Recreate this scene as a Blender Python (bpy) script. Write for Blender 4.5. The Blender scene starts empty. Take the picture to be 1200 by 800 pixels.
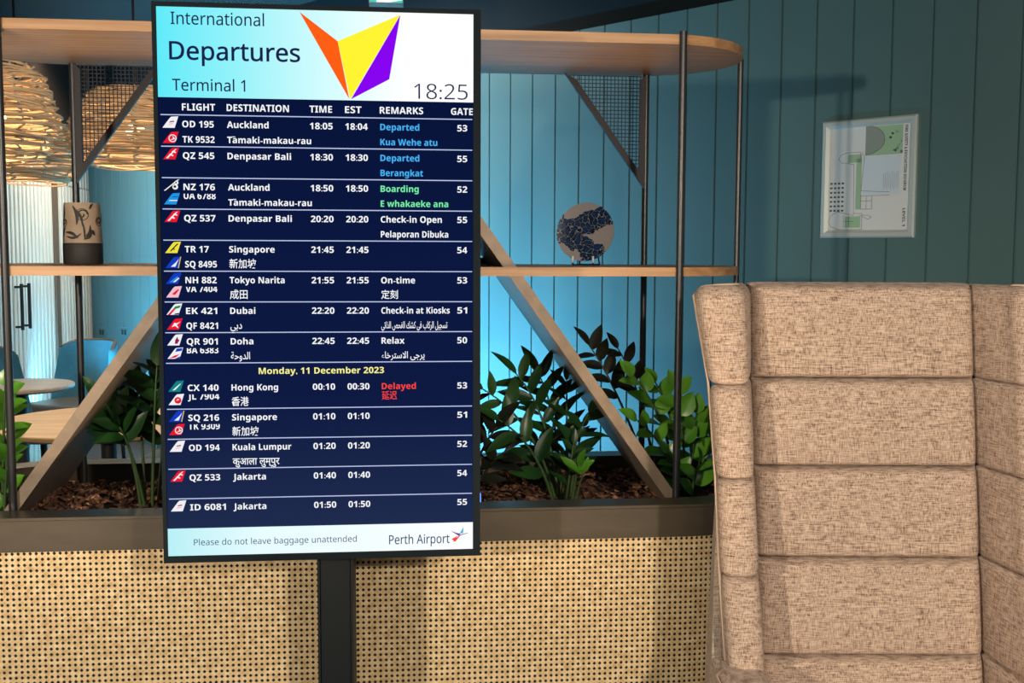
import bpy, bmesh, math, random
from mathutils import Vector, Matrix
random.seed(7)
PI = math.pi
S = bpy.context.scene
COL = S.collection

# ------------------------------------------------------------------ camera
EYE = 1.5
FPX = 1300.0
CAM_R = ((0.9944560978, -0.1050782106, 0.0039546435),
         (0.0048767151, 0.0836559086, 0.9964827678),
         (0.1050394554, 0.9909390792, -0.0837045649))     # rows: right, up, forward
cam_data = bpy.data.cameras.new('camera')
cam_data.sensor_width = 36.0
cam_data.lens = FPX / 1200.0 * 36.0
cam = bpy.data.objects.new('camera', cam_data)
COL.objects.link(cam)
m = Matrix.Identity(4)
for i in range(3):
    m[i][0] = CAM_R[0][i]; m[i][1] = CAM_R[1][i]; m[i][2] = -CAM_R[2][i]
m[2][3] = EYE
cam.matrix_world = m
S.camera = cam

# ------------------------------------------------------------------ world, light, exposure
S.view_settings.view_transform = 'Standard'
S.view_settings.look = 'None'
S.view_settings.gamma = 1.0
S.view_settings.use_curve_mapping = False
S.view_settings.exposure = 0.0
wd = bpy.data.worlds.new('world'); S.world = wd; wd.use_nodes = True
bg = wd.node_tree.nodes['Background']
bg.inputs[0].default_value = (0.62, 0.75, 0.85, 1); bg.inputs[1].default_value = 0.12

def area(name, loc, target, size, power, color, size_y=None, spread=PI):
    l = bpy.data.lights.new(name, 'AREA'); l.energy = power; l.color = color; l.size = size
    if size_y: l.shape = 'RECTANGLE'; l.size_y = size_y
    l.spread = spread
    o = bpy.data.objects.new(name, l); COL.objects.link(o); o.location = loc
    o.rotation_euler = (Vector(target) - Vector(loc)).to_track_quat('-Z', 'Y').to_euler()
    return o
def spot(name, loc, target, power, color, angle, blend=0.5, radius=0.04):
    l = bpy.data.lights.new(name, 'SPOT'); l.energy = power; l.color = color
    l.spot_size = math.radians(angle); l.spot_blend = blend; l.shadow_soft_size = radius
    o = bpy.data.objects.new(name, l); COL.objects.link(o); o.location = loc
    o.rotation_euler = (Vector(target) - Vector(loc)).to_track_quat('-Z', 'Y').to_euler()
    return o
WARM = (1.0, 0.84, 0.66)
spot('spot_left', (-1.85, -0.8, 1.72), (0.0, 2.6, 0.85), 330, WARM, 62, 0.5, 0.05)
spot('spot_front', (0.85, -0.9, 1.95), (0.25, 2.6, 0.9), 265, WARM, 60, 0.6, 0.05)
area('ceiling_fill', (0.6, 0.2, 2.65), (0.8, 2.2, 0.9), 1.6, 21, (1.0, 0.88, 0.76))
area('room_fill', (-1.2, -1.5, 2.4), (0.3, 3.0, 1.0), 2.4, 8, (0.8, 0.9, 1.0))
spot('table_fill', (-1.35, 4.75, 1.95), (-1.3, 4.95, 0.75), 60, (1.0, 0.80, 0.58), 110, 0.6, 0.08)  # added spot without a fixture, brightens the oak table
area('pendant_key', (-0.6, 3.9, 2.85), (-1.5, 5.3, 2.0), 0.5, 16, (1.0, 0.82, 0.62))  # added unseen area light, brightens the woven shades from outside
area('underside_fill', (-.85, 1.75, 0.12), (-.85, 2.97, 2.0), 0.7, 5.0, (1.0, 0.78, 0.55), None, math.radians(48))  # this lamp and the next are added low down to warm the shelf underside
area('underside_fill', (0.5, 1.75, 0.12), (0.55, 2.97, 2.0), 0.8, 5.0, (1.0, 0.72, 0.44), None, math.radians(48))

# ------------------------------------------------------------------ helpers
def at(px, py, Y):
    a = (px - 600.0) / FPX; b = -(py - 400.0) / FPX
    d = [CAM_R[0][i] * a + CAM_R[1][i] * b + CAM_R[2][i] for i in range(3)]
    k = Y / d[1]
    return Vector((d[0] * k, Y, EYE + d[2] * k))

def link(name, me, mat=None, parent=None, smooth=False):
    if mat:
        for mm in (mat if isinstance(mat, (list, tuple)) else [mat]): me.materials.append(mm)
    if smooth:
        for p in me.polygons: p.use_smooth = True
    o = bpy.data.objects.new(name, me); COL.objects.link(o)
    if parent: o.parent = parent
    return o
def obj(name, bm, mat=None, parent=None, smooth=False, fix=True):
    if fix: bmesh.ops.recalc_face_normals(bm, faces=bm.faces[:])
    me = bpy.data.meshes.new(name); bm.to_mesh(me); bm.free()
    return link(name, me, mat, parent, smooth)
def autosmooth(o, ang=40):
    me = o.data
    for p in me.polygons: p.use_smooth = True
    bm = bmesh.new(); bm.from_mesh(me)
    for e in bm.edges:
        if len(e.link_faces) == 2 and e.calc_face_angle(0) > math.radians(ang): e.smooth = False
    bm.to_mesh(me); bm.free()
    return o
def tag(o, label=None, cat=None, group=None, kind=None):
    if label: o['label'] = label
    if cat: o['category'] = cat
    if group: o['group'] = group
    if kind: o['kind'] = kind
    return o
def thing(name, label, cat, loc=(0, 0, 0), rz=0.0, group=None):
    o = bpy.data.objects.new(name, None); COL.objects.link(o)
    o.location = loc; o.rotation_euler = (0, 0, rz); o.empty_display_size = 0.1
    return tag(o, label, cat, group)
def copy_tree(o, parent=None):
    c = o.copy(); COL.objects.link(c)
    if parent: c.parent = parent
    for ch in list(o.children): copy_tree(ch, c)
    return c
def box(bm, x0, x1, y0, y1, z0, z1, bev=0.0, seg=2, mi=0):
    r = bmesh.ops.create_cube(bm, size=1.0)
    vs = r['verts']
    for v in vs:
        v.co = Vector((x0 + (v.co.x + .5) * (x1 - x0), y0 + (v.co.y + .5) * (y1 - y0), z0 + (v.co.z + .5) * (z1 - z0)))
    fs = list({f for v in vs for f in v.link_faces})
    for f in fs: f.material_index = mi
    if bev > 0:
        es = list({e for v in vs for e in v.link_edges})
        r2 = bmesh.ops.bevel(bm, geom=es, offset=bev, segments=seg, affect='EDGES', profile=0.5)
        for f in r2['faces']: f.material_index = mi
def tube(bm, pts, rad, seg=10, cap=True):
    pts = [Vector(p) for p in pts]; rings = []
    n = len(pts)
    for i, p in enumerate(pts):
        t = (pts[min(i + 1, n - 1)] - pts[max(i - 1, 0)]).normalized()
        a = t.orthogonal().normalized() if i == 0 else (rings_a - t * rings_a.dot(t)).normalized()
        rings_a = a; b = t.cross(a)
        r = rad(i / max(1, n - 1)) if callable(rad) else rad
        rings.append([bm.verts.new(p + (a * math.cos(2 * PI * k / seg) + b * math.sin(2 * PI * k / seg)) * r) for k in range(seg)])
    for i in range(n - 1):
        for k in range(seg):
            bm.faces.new((rings[i][k], rings[i][(k + 1) % seg], rings[i + 1][(k + 1) % seg], rings[i + 1][k]))
    if cap:
        bm.faces.new(rings[0][::-1]); bm.faces.new(rings[-1])
def lathe(bm, prof, seg=48, c=(0, 0, 0)):
    c = Vector(c); rings = []
    for r, z in prof:
        if r < 1e-6: rings.append([bm.verts.new(c + Vector((0, 0, z)))])
        else: rings.append([bm.verts.new(c + Vector((r * math.cos(2 * PI * k / seg), r * math.sin(2 * PI * k / seg), z))) for k in range(seg)])
    for a, b in zip(rings, rings[1:]):
        for k in range(seg):
            k2 = (k + 1) % seg
            if len(a) == 1 and len(b) == 1: continue
            if len(a) == 1: bm.faces.new((a[0], b[k], b[k2]))
            elif len(b) == 1: bm.faces.new((a[k], a[k2], b[0]))
            else: bm.faces.new((a[k], a[k2], b[k2], b[k]))
def prism(bm, pts, h0, h1, plane='XY', mi=0):
    """extrude a polygon between two offsets along the third axis"""
    def v(p, h):
        if plane == 'XY': return Vector((p[0], p[1], h))
        if plane == 'XZ': return Vector((p[0], h, p[1]))
        return Vector((h, p[0], p[1]))
    a = [bm.verts.new(v(p, h0)) for p in pts]; b = [bm.verts.new(v(p, h1)) for p in pts]
    fs = [bm.faces.new(a), bm.faces.new(b[::-1])]
    n = len(pts)
    for i in range(n): fs.append(bm.faces.new((a[i], b[i], b[(i + 1) % n], a[(i + 1) % n])))
    for f in fs: f.material_index = mi
    return fs

# ------------------------------------------------------------------ materials
def mat(name, col, rough=0.5, metal=0.0, spec=0.5, emit=None, emit_s=1.0, coat=0.0):
    mt = bpy.data.materials.new(name); mt.use_nodes = True
    b = mt.node_tree.nodes['Principled BSDF']
    b.inputs['Base Color'].default_value = (*col, 1); b.inputs['Roughness'].default_value = rough
    b.inputs['Metallic'].default_value = metal; b.inputs['Specular IOR Level'].default_value = spec
    b.inputs['Coat Weight'].default_value = coat
    if emit:
        b.inputs['Emission Color'].default_value = (*emit, 1); b.inputs['Emission Strength'].default_value = emit_s
    return mt
def srgb(r, g, b):
    f = lambda c: (c / 255 / 12.92) if c / 255 <= 0.04045 else ((c / 255 + 0.055) / 1.055) ** 2.4
    return (f(r), f(g), f(b))
def noise_mat(name, stops, scale=(1, 1, 1), nscale=5.0, detail=4.0, rough=0.5, bump=0.0, metal=0.0, spec=0.5, coord='Object', rot=(0, 0, 0), distort=0.0, bdist=0.002):
    mt = mat(name, stops[0][1], rough, metal, spec); nt = mt.node_tree; N = nt.nodes; L = nt.links
    tc = N.new('ShaderNodeTexCoord'); mp = N.new('ShaderNodeMapping'); nz = N.new('ShaderNodeTexNoise'); cr = N.new('ShaderNodeValToRGB')
    mp.inputs['Scale'].default_value = scale; mp.inputs['Rotation'].default_value = rot
    nz.inputs['Scale'].default_value = nscale; nz.inputs['Detail'].default_value = detail; nz.inputs['Distortion'].default_value = distort
    L.new(tc.outputs[coord], mp.inputs[0]); L.new(mp.outputs[0], nz.inputs['Vector']); L.new(nz.outputs['Fac'], cr.inputs[0])
    e = cr.color_ramp.elements
    e[0].position = stops[0][0]; e[0].color = (*stops[0][1], 1); e[1].position = stops[-1][0]; e[1].color = (*stops[-1][1], 1)
    for p, c in stops[1:-1]:
        q = e.new(p); q.color = (*c, 1)
    L.new(cr.outputs[0], N['Principled BSDF'].inputs['Base Color'])
    if bump:
        bp = N.new('ShaderNodeBump'); bp.inputs['Strength'].default_value = bump; bp.inputs['Distance'].default_value = bdist
        L.new(nz.outputs['Fac'], bp.inputs['Height']); L.new(bp.outputs[0], N['Principled BSDF'].inputs['Normal'])
    return mt
OAK = noise_mat('oak', [(.32, (.25, .135, .062)), (.55, (.36, .205, .10)), (.72, (.42, .25, .125))], (1.2, 30, 30), 2.2, 5, .45, .04)
BRACE = noise_mat('bronze_laminate', [(.3, (.18, .135, .095)), (.7, (.24, .18, .125))], (6, 6, 6), 5, 3, .45)
TABLEWOOD = noise_mat('table_wood', [(.3, (.42, .25, .11)), (.7, (.62, .42, .21))], (1.2, 14, 14), 2.5, 5, .35, .02)
GREYWOOD = noise_mat('grey_table_wood', [(.3, (.32, .26, .21)), (.7, (.45, .38, .32))], (1.2, 14, 14), 2.5, 5, .3, .02)
RIM = noise_mat('bronze_metal', [(.3, (.075, .062, .045)), (.7, (.095, .08, .06))], (2, 2, 8), 3, 3, .38, .0, .25)
POST = mat('dark_gunmetal', (.045, .047, .05), .34, .6)
MESHM = mat('plum_black_wire', (.012, .008, .013), .5, .0, .3)
BLACK = mat('black', (.006, .006, .007), .6)
CANE = noise_mat('cane', [(.3, (.60, .42, .20)), (.5, (.74, .57, .32)), (.7, (.86, .72, .47))], (9, 9, 9), 6, 4, .5, .0)
TEAL = noise_mat('teal_paint', [(.3, (.072, .155, .165)), (.7, (.08, .167, .177))], (1, 1, 1), 3, 2, .45)
NAVY = mat('navy_paint', (.006, .014, .02), .7, 0, .2)
CREAM = noise_mat('cream_paint', [(.3, (.60, .55, .47)), (.7, (.66, .61, .53))], (1, 1, 1), 3, 2, .45)
FLOORM = noise_mat('charcoal_carpet', [(.3, (.03, .03, .033)), (.7, (.055, .053, .052))], (1, 1, 1), 90, 4, .95, .3)
CEILM = noise_mat('dark_ceiling', [(.3, (.005, .008, .009)), (.7, (.007, .010, .012))], (1, 1, 1), 2, 2, .8)
BROWN = mat('brown_trim', (.15, .09, .055), .5)
DARKBROWN = mat('dark_brown_trim', (.05, .03, .022), .5)
CHROME = mat('brushed_steel', (.55, .56, .56), .28, 1.0)
BARK = None
def make_bark():
    mt = noise_mat('bark', [(.30, (.025, .010, .006)), (.48, (.09, .036, .02)), (.60, (.22, .10, .05)), (.72, (.55, .33, .19))], (1, 1, 1), 34, 2, .85, .25)
    return mt
BARK = make_bark()
SOIL = noise_mat('soil', [(.3, (.012, .008, .006)), (.7, (.05, .025, .016))], (1, 1, 1), 40, 5, .95, .5)
LEAF_SHADED = noise_mat('leaf', [(.3, (.008, .036, .010)), (.7, (.022, .085, .018))], (1, 1, 1), 9, 2, .35, 0, 0, .4)  # leaf green darkened for the shaded plants; the shade is in the colour
LEAF_LIT = noise_mat('lit_leaf', [(.3, (.05, .20, .012)), (.7, (.13, .36, .03))], (1, 1, 1), 9, 2, .3, 0, 0, .6)  # lighter copy of the leaf green, with lamplight put into the colour
LEAFD = noise_mat('dark_leaf', [(.3, (.008, .011, .007)), (.7, (.018, .022, .013))], (1, 1, 1), 9, 2, .42, 0, 0, .3)
STEM = mat('stem', (.05, .10, .03), .5)
STEMD = mat('dark_stem', (.03, .03, .02), .5)

# fabric: warp and weft threads
def fabric(name, dark, mid, light):
    mt = mat(name, mid, .9, 0, .15); nt = mt.node_tree; N = nt.nodes; L = nt.links
    tc = N.new('ShaderNodeTexCoord'); outs = []
    for sc in ((45, 45, 520), (520, 520, 45)):
        mp = N.new('ShaderNodeMapping'); mp.inputs['Scale'].default_value = sc
        nz = N.new('ShaderNodeTexNoise'); nz.inputs['Scale'].default_value = 1.0; nz.inputs['Detail'].default_value = 3
        L.new(tc.outputs['Object'], mp.inputs[0]); L.new(mp.outputs[0], nz.inputs['Vector']); outs.append(nz.outputs['Fac'])
    mx = N.new('ShaderNodeMath'); mx.operation = 'ADD'; L.new(outs[0], mx.inputs[0]); L.new(outs[1], mx.inputs[1])
    dv = N.new('ShaderNodeMath'); dv.operation = 'MULTIPLY'; dv.inputs[1].default_value = .5; L.new(mx.outputs[0], dv.inputs[0])
    cr = N.new('ShaderNodeValToRGB'); L.new(dv.outputs[0], cr.inputs[0]); e = cr.color_ramp.elements
    e[0].position = .36; e[0].color = (*dark, 1); e[1].position = .62; e[1].color = (*light, 1)
    q = e.new(.48); q.color = (*mid, 1)
    L.new(cr.outputs[0], N['Principled BSDF'].inputs['Base Color'])
    bp = N.new('ShaderNodeBump'); bp.inputs['Strength'].default_value = .35; bp.inputs['Distance'].default_value = .0015
    L.new(dv.outputs[0], bp.inputs['Height']); L.new(bp.outputs[0], N['Principled BSDF'].inputs['Normal'])
    N['Principled BSDF'].inputs['Sheen Weight'].default_value = .1
    return mt
FAB = fabric('beige_tweed', (.12, .08, .062), (.40, .29, .22), (.60, .48, .385))
FABS = fabric('grey_beige_tweed', (.14, .12, .10), (.34, .28, .23), (.46, .39, .33))
PIPING = mat('piping', (.45, .34, .26), .85)

# ------------------------------------------------------------------ setting
WALL_P0 = Vector((0.356559 * 1.31, 4.2 * 1.31, 0)); WD = Vector((0.60468521, -0.79646456, 0)); WN = Vector((-0.79646456, -0.60468521, 0))
PITCH = 0.115413821 * 1.31
WTOP = EYE + 0.746 * 1.31
CEIL = 2.95
def wall_pt(a, off, z): return WALL_P0 + WD * a + WN * off + Vector((0, 0, z))
LX = -2.487
bm = bmesh.new()
K0, K1 = -33, 24
prof = []
for k in range(K0, K1):
    g = k * PITCH
    prof += [(g - .0045, 0), (g - .0025, -.008), (g + .0025, -.008), (g + .0045, 0)]
prof = [(p[0], p[1]) for p in prof if p[0] > -4.90]
prof = [(-4.90, 0)] + prof
back = [(prof[-1][0], -.06), (prof[0][0], -.06)]
va = [bm.verts.new(wall_pt(a, o, 0)) for a, o in prof + back]; vb = [bm.verts.new(wall_pt(a, o, WTOP)) for a, o in prof + back]
n = len(va)
for i in range(n): bm.faces.new((va[i], va[(i + 1) % n], vb[(i + 1) % n], vb[i]))
bm.faces.new(vb); bm.faces.new(va[::-1])
tag(obj('wall_back', bm, TEAL), kind='structure')
bm = bmesh.new()
e0, e1 = -4.90, prof[-1][0]
pts = [wall_pt(e0, -.03, 0), wall_pt(e1, -.03, 0), wall_pt(e1, -.10, 0), wall_pt(e0, -.10, 0)]
prism(bm, [(p.x, p.y) for p in pts], WTOP, CEIL)
tag(obj('wall_upper', bm, NAVY), kind='structure')
bm = bmesh.new(); prism(bm, [(-5, -4), (4.5, -4), (4.5, 11), (-5, 11)], -.05, 0); tag(obj('floor', bm, FLOORM), kind='structure')
bm = bmesh.new(); prism(bm, [(-5, -4), (4.5, -4), (4.5, 11), (-5, 11)], CEIL, CEIL + .05); tag(obj('ceiling', bm, CEILM), kind='structure')
# fluted left wall (half-round ribs along Y); the door in it is ribbed too
RP = 0.080
def ribs(y0, y1, x, z0, z1, nper=8):
    b = bmesh.new(); pr = []
    y = y0
    cnt = max(1, round((y1 - y0) / RP)); w = (y1 - y0) / cnt
    for i in range(cnt):
        pr += [(y0 + i * w + w * .16, x), (y0 + i * w + w * .2, x + .028), (y0 + i * w + w * .26, x + .032), (y0 + i * w + w * .74, x + .032), (y0 + i * w + w * .8, x + .028), (y0 + i * w + w * .84, x)]
    pr = [(y0, x - .03)] + [(y0, x)] + pr + [(y1, x), (y1, x - .03)]
    a = [b.verts.new((q[1], q[0], z0)) for q in pr]; c = [b.verts.new((q[1], q[0], z1)) for q in pr]
    m_ = len(a)
    for i in range(m_): b.faces.new((a[i], a[(i + 1) % m_], c[(i + 1) % m_], c[i]))
    b.faces.new(a); b.faces.new(c[::-1])
    return b
DTOP = EYE + 0.346 * 1.31
DY0, DY1 = 6.66, 8.38
tag(obj('wall_left', ribs(4.2, 9.42, LX, DTOP + .006, 2.32), CREAM), kind='structure')
b = bmesh.new(); box(b, LX - .03, LX + .03, 4.2, 9.42, 2.32, CEIL); tag(obj('trim_3', b, DARKBROWN), kind='structure')
tag(obj('wall_far', ribs(DY1 + .105, 9.42, LX, 0, DTOP), CREAM), kind='structure')
tag(obj('wall_near', ribs(4.2, DY0, LX, 0, DTOP), CREAM), kind='structure')
d1 = tag(obj('door_1', ribs(DY0 + .006, DY1, LX, .01, DTOP), CREAM), kind='structure')
for yy in (7.51, 7.66):
    b = bmesh.new()
    zt, zb = EYE + (1.299 - 1.5) * 1.31, EYE + (1.10 - 1.5) * 1.31
    tube(b, [(LX + .075, yy, zb - .02), (LX + .075, yy, zt + .02)], .011, 10)
    for z in (zb, zt): tube(b, [(LX - .0, yy, z), (LX + .075, yy, z)], .008, 8)
    obj('door_handle', b, BLACK, d1)
b = bmesh.new(); box(b, LX - .03, LX + .040, DY1 + .004, DY1 + .10, 0, DTOP); tag(obj('trim_1', b, BROWN), kind='structure')
b = bmesh.new(); box(b, LX - .02, LX + .05, 9.36, 9.47, 0, CEIL - .02); tag(obj('trim_2', b, DARKBROWN), kind='structure')

# blue wash lights along the foot of the back wall (behind the planter)
for i, (a, pw) in enumerate([(-4.2, 170), (-3.1, 150), (-2.0, 95), (-.95, 66), (-.05, 32)]):
    p = wall_pt(a, .95, .35); t = wall_pt(a, .0, 1.15)
    o = area('wall_wash', p, t, 1.1, pw, (.15, .63, 1.0), .15, math.radians(120))
    o.rotation_euler = (Matrix((WD, (t - p).cross(WD).normalized() * -1, -(t - p).normalized())).transposed()).to_euler()
area('flute_fill', (LX + 1.3, 8.9, .45), (LX, 7.9, 1.3), .3, 42, (.70, .92, 1.0), .6)  # unseen lamp added near the corner to brighten the fluted wall
area('left_wall_wash', (LX + .8, 8.0, 2.88), (LX, 8.0, 1.4), .3, 75, (1.0, .86, .66), 1.8, math.radians(120))  # unseen lamp added under the ceiling to warm the fluted wall
for a in (-3.4, -1.9, -.6):
    p = wall_pt(a, .75, CEIL - .06); t = wall_pt(a, .0, 1.5)
    o = area('ceiling_wall_wash', p, t, 1.2, 15, (1.0, .94, .82), .15, math.radians(120))
    o.rotation_euler = (Matrix((WD, (t - p).cross(WD).normalized() * -1, -(t - p).normalized())).transposed()).to_euler()

# ------------------------------------------------------------------ room divider
CX = -.0995
root = thing('room_divider', 'timber and metal shelf divider over a cane-fronted planter box, behind the departures screen', 'room divider', (CX, 2.98, 0))
def P(o): return o
def local(bm):
    bmesh.ops.translate(bm, verts=bm.verts[:], vec=(-CX, -2.98, 0)); return bm
def stadium(xl, xr, y0, y1, seg=20):
    r = (y1 - y0) / 2; yc = (y0 + y1) / 2; pts = []
    for i in range(seg + 1):
        t = -PI / 2 + PI * i / seg; pts.append((xr + r * math.cos(t), yc + r * math.sin(t)))
    for i in range(seg + 1):
        t = PI / 2 + PI * i / seg; pts.append((xl + r * math.cos(t), yc + r * math.sin(t)))
    return pts
PXL, PXR, PY0, PY1 = -.905, .706, 2.62, 3.34
ZR, ZB = .876, .795
def ring(bm, oa, ia, z0, z1):
    n = len(oa)
    A = [bm.verts.new((*p, z0)) for p in oa]; B = [bm.verts.new((*p, z1)) for p in oa]
    C = [bm.verts.new((*p, z1)) for p in ia]; D = [bm.verts.new((*p, z0)) for p in ia]
    for i in range(n):
        j = (i + 1) % n
        bm.faces.new((A[i], A[j], B[j], B[i])); bm.faces.new((B[i], B[j], C[j], C[i])); bm.faces.new((C[i], C[j], D[j], D[i])); bm.faces.new((D[i], D[j], A[j], A[i]))
def off(d, seg=24): return stadium(PXL, PXR, PY0 + d, PY1 - d, seg)
b = bmesh.new()
ring(b, off(-.004), off(.075), ZR - .006, ZR)            # thin top lip
ring(b, off(0), off(.012), ZB, ZR - .0085)               # band
ring(b, off(.003), off(.02), ZR - .0086, ZR - .006)
ring(b, off(.06), off(.075), .55, ZR - .004)             # inner lining
pan = off(.06); prism(b, pan, .55, .56)
rimo = obj('planter_box', local(b), RIM, root)
b = bmesh.new(); ring(b, off(.012), off(.03), 0, .09); obj('plinth', local(b), BLACK, root)
b = bmesh.new(); ring(b, off(.022), off(.034), .09, ZB); obj('backing_panel', local(b), BLACK, root)
# cane webbing on the front, running round both ends
def path(s, d):
    """s along the front from the left end; d = depth into the panel"""
    r = (PY1 - PY0) / 2; yc = (PY0 + PY1) / 2; a = PI / 2 * r; L = PXR - PXL
    rr = r - d
    if s < a:
        t = -PI / 2 - (a - s) / r; return (PXL + rr * math.cos(t), yc + rr * math.sin(t))
    if s > a + L:
        t = -PI / 2 + (s - a - L) / r; return (PXR + rr * math.cos(t), yc + rr * math.sin(t))
    return (PXL + s - a, PY0 + d)
RA = PI / 2 * (PY1 - PY0) / 2; SMAX = 2 * RA + PXR - PXL
CP = .01345; ZC0, ZC1 = .09, ZB
NR = int((ZC1 - ZC0) / CP); NC = int(SMAX / CP)
bm = bmesh.new()
def strand(p, q, w, d):
    """flat strip from (s,z) p to q"""
    brk = [0.0, 1.0]
    ds = q[0] - p[0]
    if abs(ds) > 1e-6:
        for s in [RA * i / 12 for i in range(13)] + [RA + PXR - PXL + RA * i / 12 for i in range(13)]:
            t = (s - p[0]) / ds
            if 0 < t < 1: brk.append(t)
    brk.sort()
    dx, dz = q[0] - p[0], q[1] - p[1]; l = math.hypot(dx, dz); nx, nz = -dz / l * w / 2, dx / l * w / 2
    rows = []
    for t in brk:
        s, z = p[0] + dx * t, p[1] + dz * t
        v = []
        for sg, dd in ((1, d), (-1, d), (-1, d + .0009), (1, d + .0009)):
            x, y = path(s + sg * nx, dd); v.append(bm.verts.new((x, y, z + sg * nz)))
        rows.append(v)
    for a, c in zip(rows, rows[1:]):
        for i in range(4): bm.faces.new((a[i], a[(i + 1) % 4], c[(i + 1) % 4], c[i]))
    bm.faces.new(rows[0]); bm.faces.new(rows[-1][::-1])
for i in range(NC + 1):
    s = i * CP
    for o_ in (-.0012, .0012):
        if 0 < s + o_ < SMAX: strand((s + o_, ZC0), (s + o_, ZC1), .0021, .0130)
for j in range(NR + 2):
    z = ZC1 - j * CP
    for o_ in (-.0012, .0012):
        if ZC0 < z + o_ < ZC1: strand((0, z + o_), (SMAX, z + o_), .0021, .0118)
for sg, dd in ((1, .0106), (-1, .0094)):
    n_ = int((ZC1 - ZC0) / CP) + 1; H = n_ * CP
    for k in range(-n_, NC + 1):
        s0 = (k + .5) * CP                       # meets the top (sg>0) or the bottom (sg<0) of the lattice at s0
        f_ = (lambda s: ZC1 - (s - s0)) if sg > 0 else (lambda s: ZC1 - H + (s - s0))
        lo, hi = (s0, s0 + ZC1 - ZC0) if sg > 0 else (s0 + ZC0 - (ZC1 - H), s0 + H)
        a, e = max(0.0, lo), min(SMAX, hi)
        if e > a + .003: strand((a, f_(a)), (e, f_(e)), .0027, dd)
obj('cane_panel', local(bm), CANE, root, fix=True)

# shelves
def shelf(z0, z1, name):
    b = bmesh.new(); prism(b, stadium(-.905 + .03, .67, 2.712, 3.225, 28), z0, z1)
    o = obj(name, local(b), OAK, root); return autosmooth(o)
shelf(2.000, 2.0235, 'shelf'); shelf(1.4318, 1.454, 'shelf')
# posts (round tube with a lighter inner flat)
def post(x, y, z0, z1, r=.0095):
    b = bmesh.new(); tube(b, [(x, y, z0), (x, y, z1)], r, 16); o = obj('post', local(b), POST, root); autosmooth(o)
for x, y in ((.706, 2.708), (-.905, 2.708)): post(x, y, .80, 2.030)
for x, y in ((.728, 3.205), (-.876, 3.205)): post(x, y, .80, 2.012)
post(.933, 2.968, .80, 2.012, .008); post(-1.139, 2.968, .80, 2.012, .008)
# leaning boards: an A under the top shelf
def brace(p, q, th, flip):
    d = Vector((q[0] - p[0], q[1] - p[1])).normalized(); nn = Vector((-d.y, d.x)) * th * flip
    pts = [(p[0], p[1]), (q[0], q[1]), (q[0] + nn.x, q[1] + nn.y), (p[0] + nn.x, p[1] + nn.y)]
    b = bmesh.new(); prism(b, pts, 2.718, 3.20, 'XZ'); obj('leaning_board', local(b), BRACE, root)
a0, a1 = at(16, 582, 2.718), at(147, 400, 2.718)
def extend(a, c, ztop):
    t = (ztop - a.z) / (c.z - a.z); return (a.x + (c.x - a.x) * t, ztop)
brace(extend(a0, a1, .83), extend(a0, a1, 1.999), .027, -1)
c0, c1 = at(565, 255, 2.718), at(787, 572, 2.718)
brace(extend(c0, c1, .83), extend(c0, c1, 1.999), .027, 1)
# triangular wire mesh panels at the back of the shelf
def mesh_panel(tri, y, holes=.0108):
    """tri: three (x,z); a welded-wire sheet in a flat bar frame"""
    b = bmesh.new()
    cx = sum(p[0] for p in tri) / 3; cz = sum(p[1] for p in tri) / 3
    n = 3; ins = []
    w = .017
    for i in range(3):                       # inset triangle
        p0, p1, p2 = Vector(tri[i - 1]), Vector(tri[i]), Vector(tri[(i + 1) % 3])
        d1 = (p1 - p0).normalized(); d2 = (p2 - p1).normalized()
        n1 = Vector((-d1.y, d1.x)); n2 = Vector((-d2.y, d2.x))
        c = Vector((cx, cz))
        if n1.dot(c - p1) < 0: n1 = -n1
        if n2.dot(c - p1) < 0: n2 = -n2
        den = 1 + n1.dot(n2); ins.append(p1 + (n1 + n2) * (w / den))
    for i in range(3):
        j = (i + 1) % 3
        if abs(tri[i][1] - tri[j][1]) < 1e-3 and tri[i][1] > 1.9: continue
        prism(b, [tri[i], tri[j], tuple(ins[j]), tuple(ins[i])], y, y + .014, 'XZ')
    fr = obj('mesh_panel_frame', local(b), MESHM, root)
    b = bmesh.new()
    xs = [p[0] for p in tri]; zs = [p[1] for p in tri]
    def clip(c, axis):
        r = []
        for i in range(3):
            p, q = tri[i], tri[(i + 1) % 3]
            u, v = (p[axis], q[axis])
            if (u - c) * (v - c) < 0:
                t = (c - u) / (v - u); r.append(p[1 - axis] + (q[1 - axis] - p[1 - axis]) * t)
        return sorted(r)
    x = min(xs) + holes / 2
    while x < max(xs):
        r = clip(x, 0)
        if len(r) == 2 and r[1] - r[0] > .01: box(b, x - .0010, x + .0010, y + .005, y + .0076, r[0] + .004, r[1] - .004)
        x += holes
    z = max(zs) - holes / 2
    while z > min(zs):
        r = clip(z, 1)
        if len(r) == 2 and r[1] - r[0] > .01: box(b, r[0] + .004, r[1] - .004, y + .0076, y + .0102, z - .0011, z + .0011)
        z -= holes
    bmesh.ops.translate(b, verts=b.verts[:], vec=(-CX, -2.98, 0))
    o = obj('wire_mesh', b, MESHM, fr)
YM = 3.185
t0, t1 = at(662, 86, YM), at(752, 222, YM)
mesh_panel([(t0.x, 1.999), (.723, 1.999), (.723, t1.z)], YM)
mesh_panel([(-.868, 1.999), (at(190, 80, YM).x, 1.999), (-.868, at(97, 214, YM).z)], YM)
# inner mesh between the boards, on the middle shelf
mA = at(588, 308, 3.17); mB = extend(c0, c1, 1.99)
mesh_panel([(2 * -.1065 - mA.x, 1.4545), (mA.x, 1.4545), (-.1065, 1.92)], 3.17)

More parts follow.
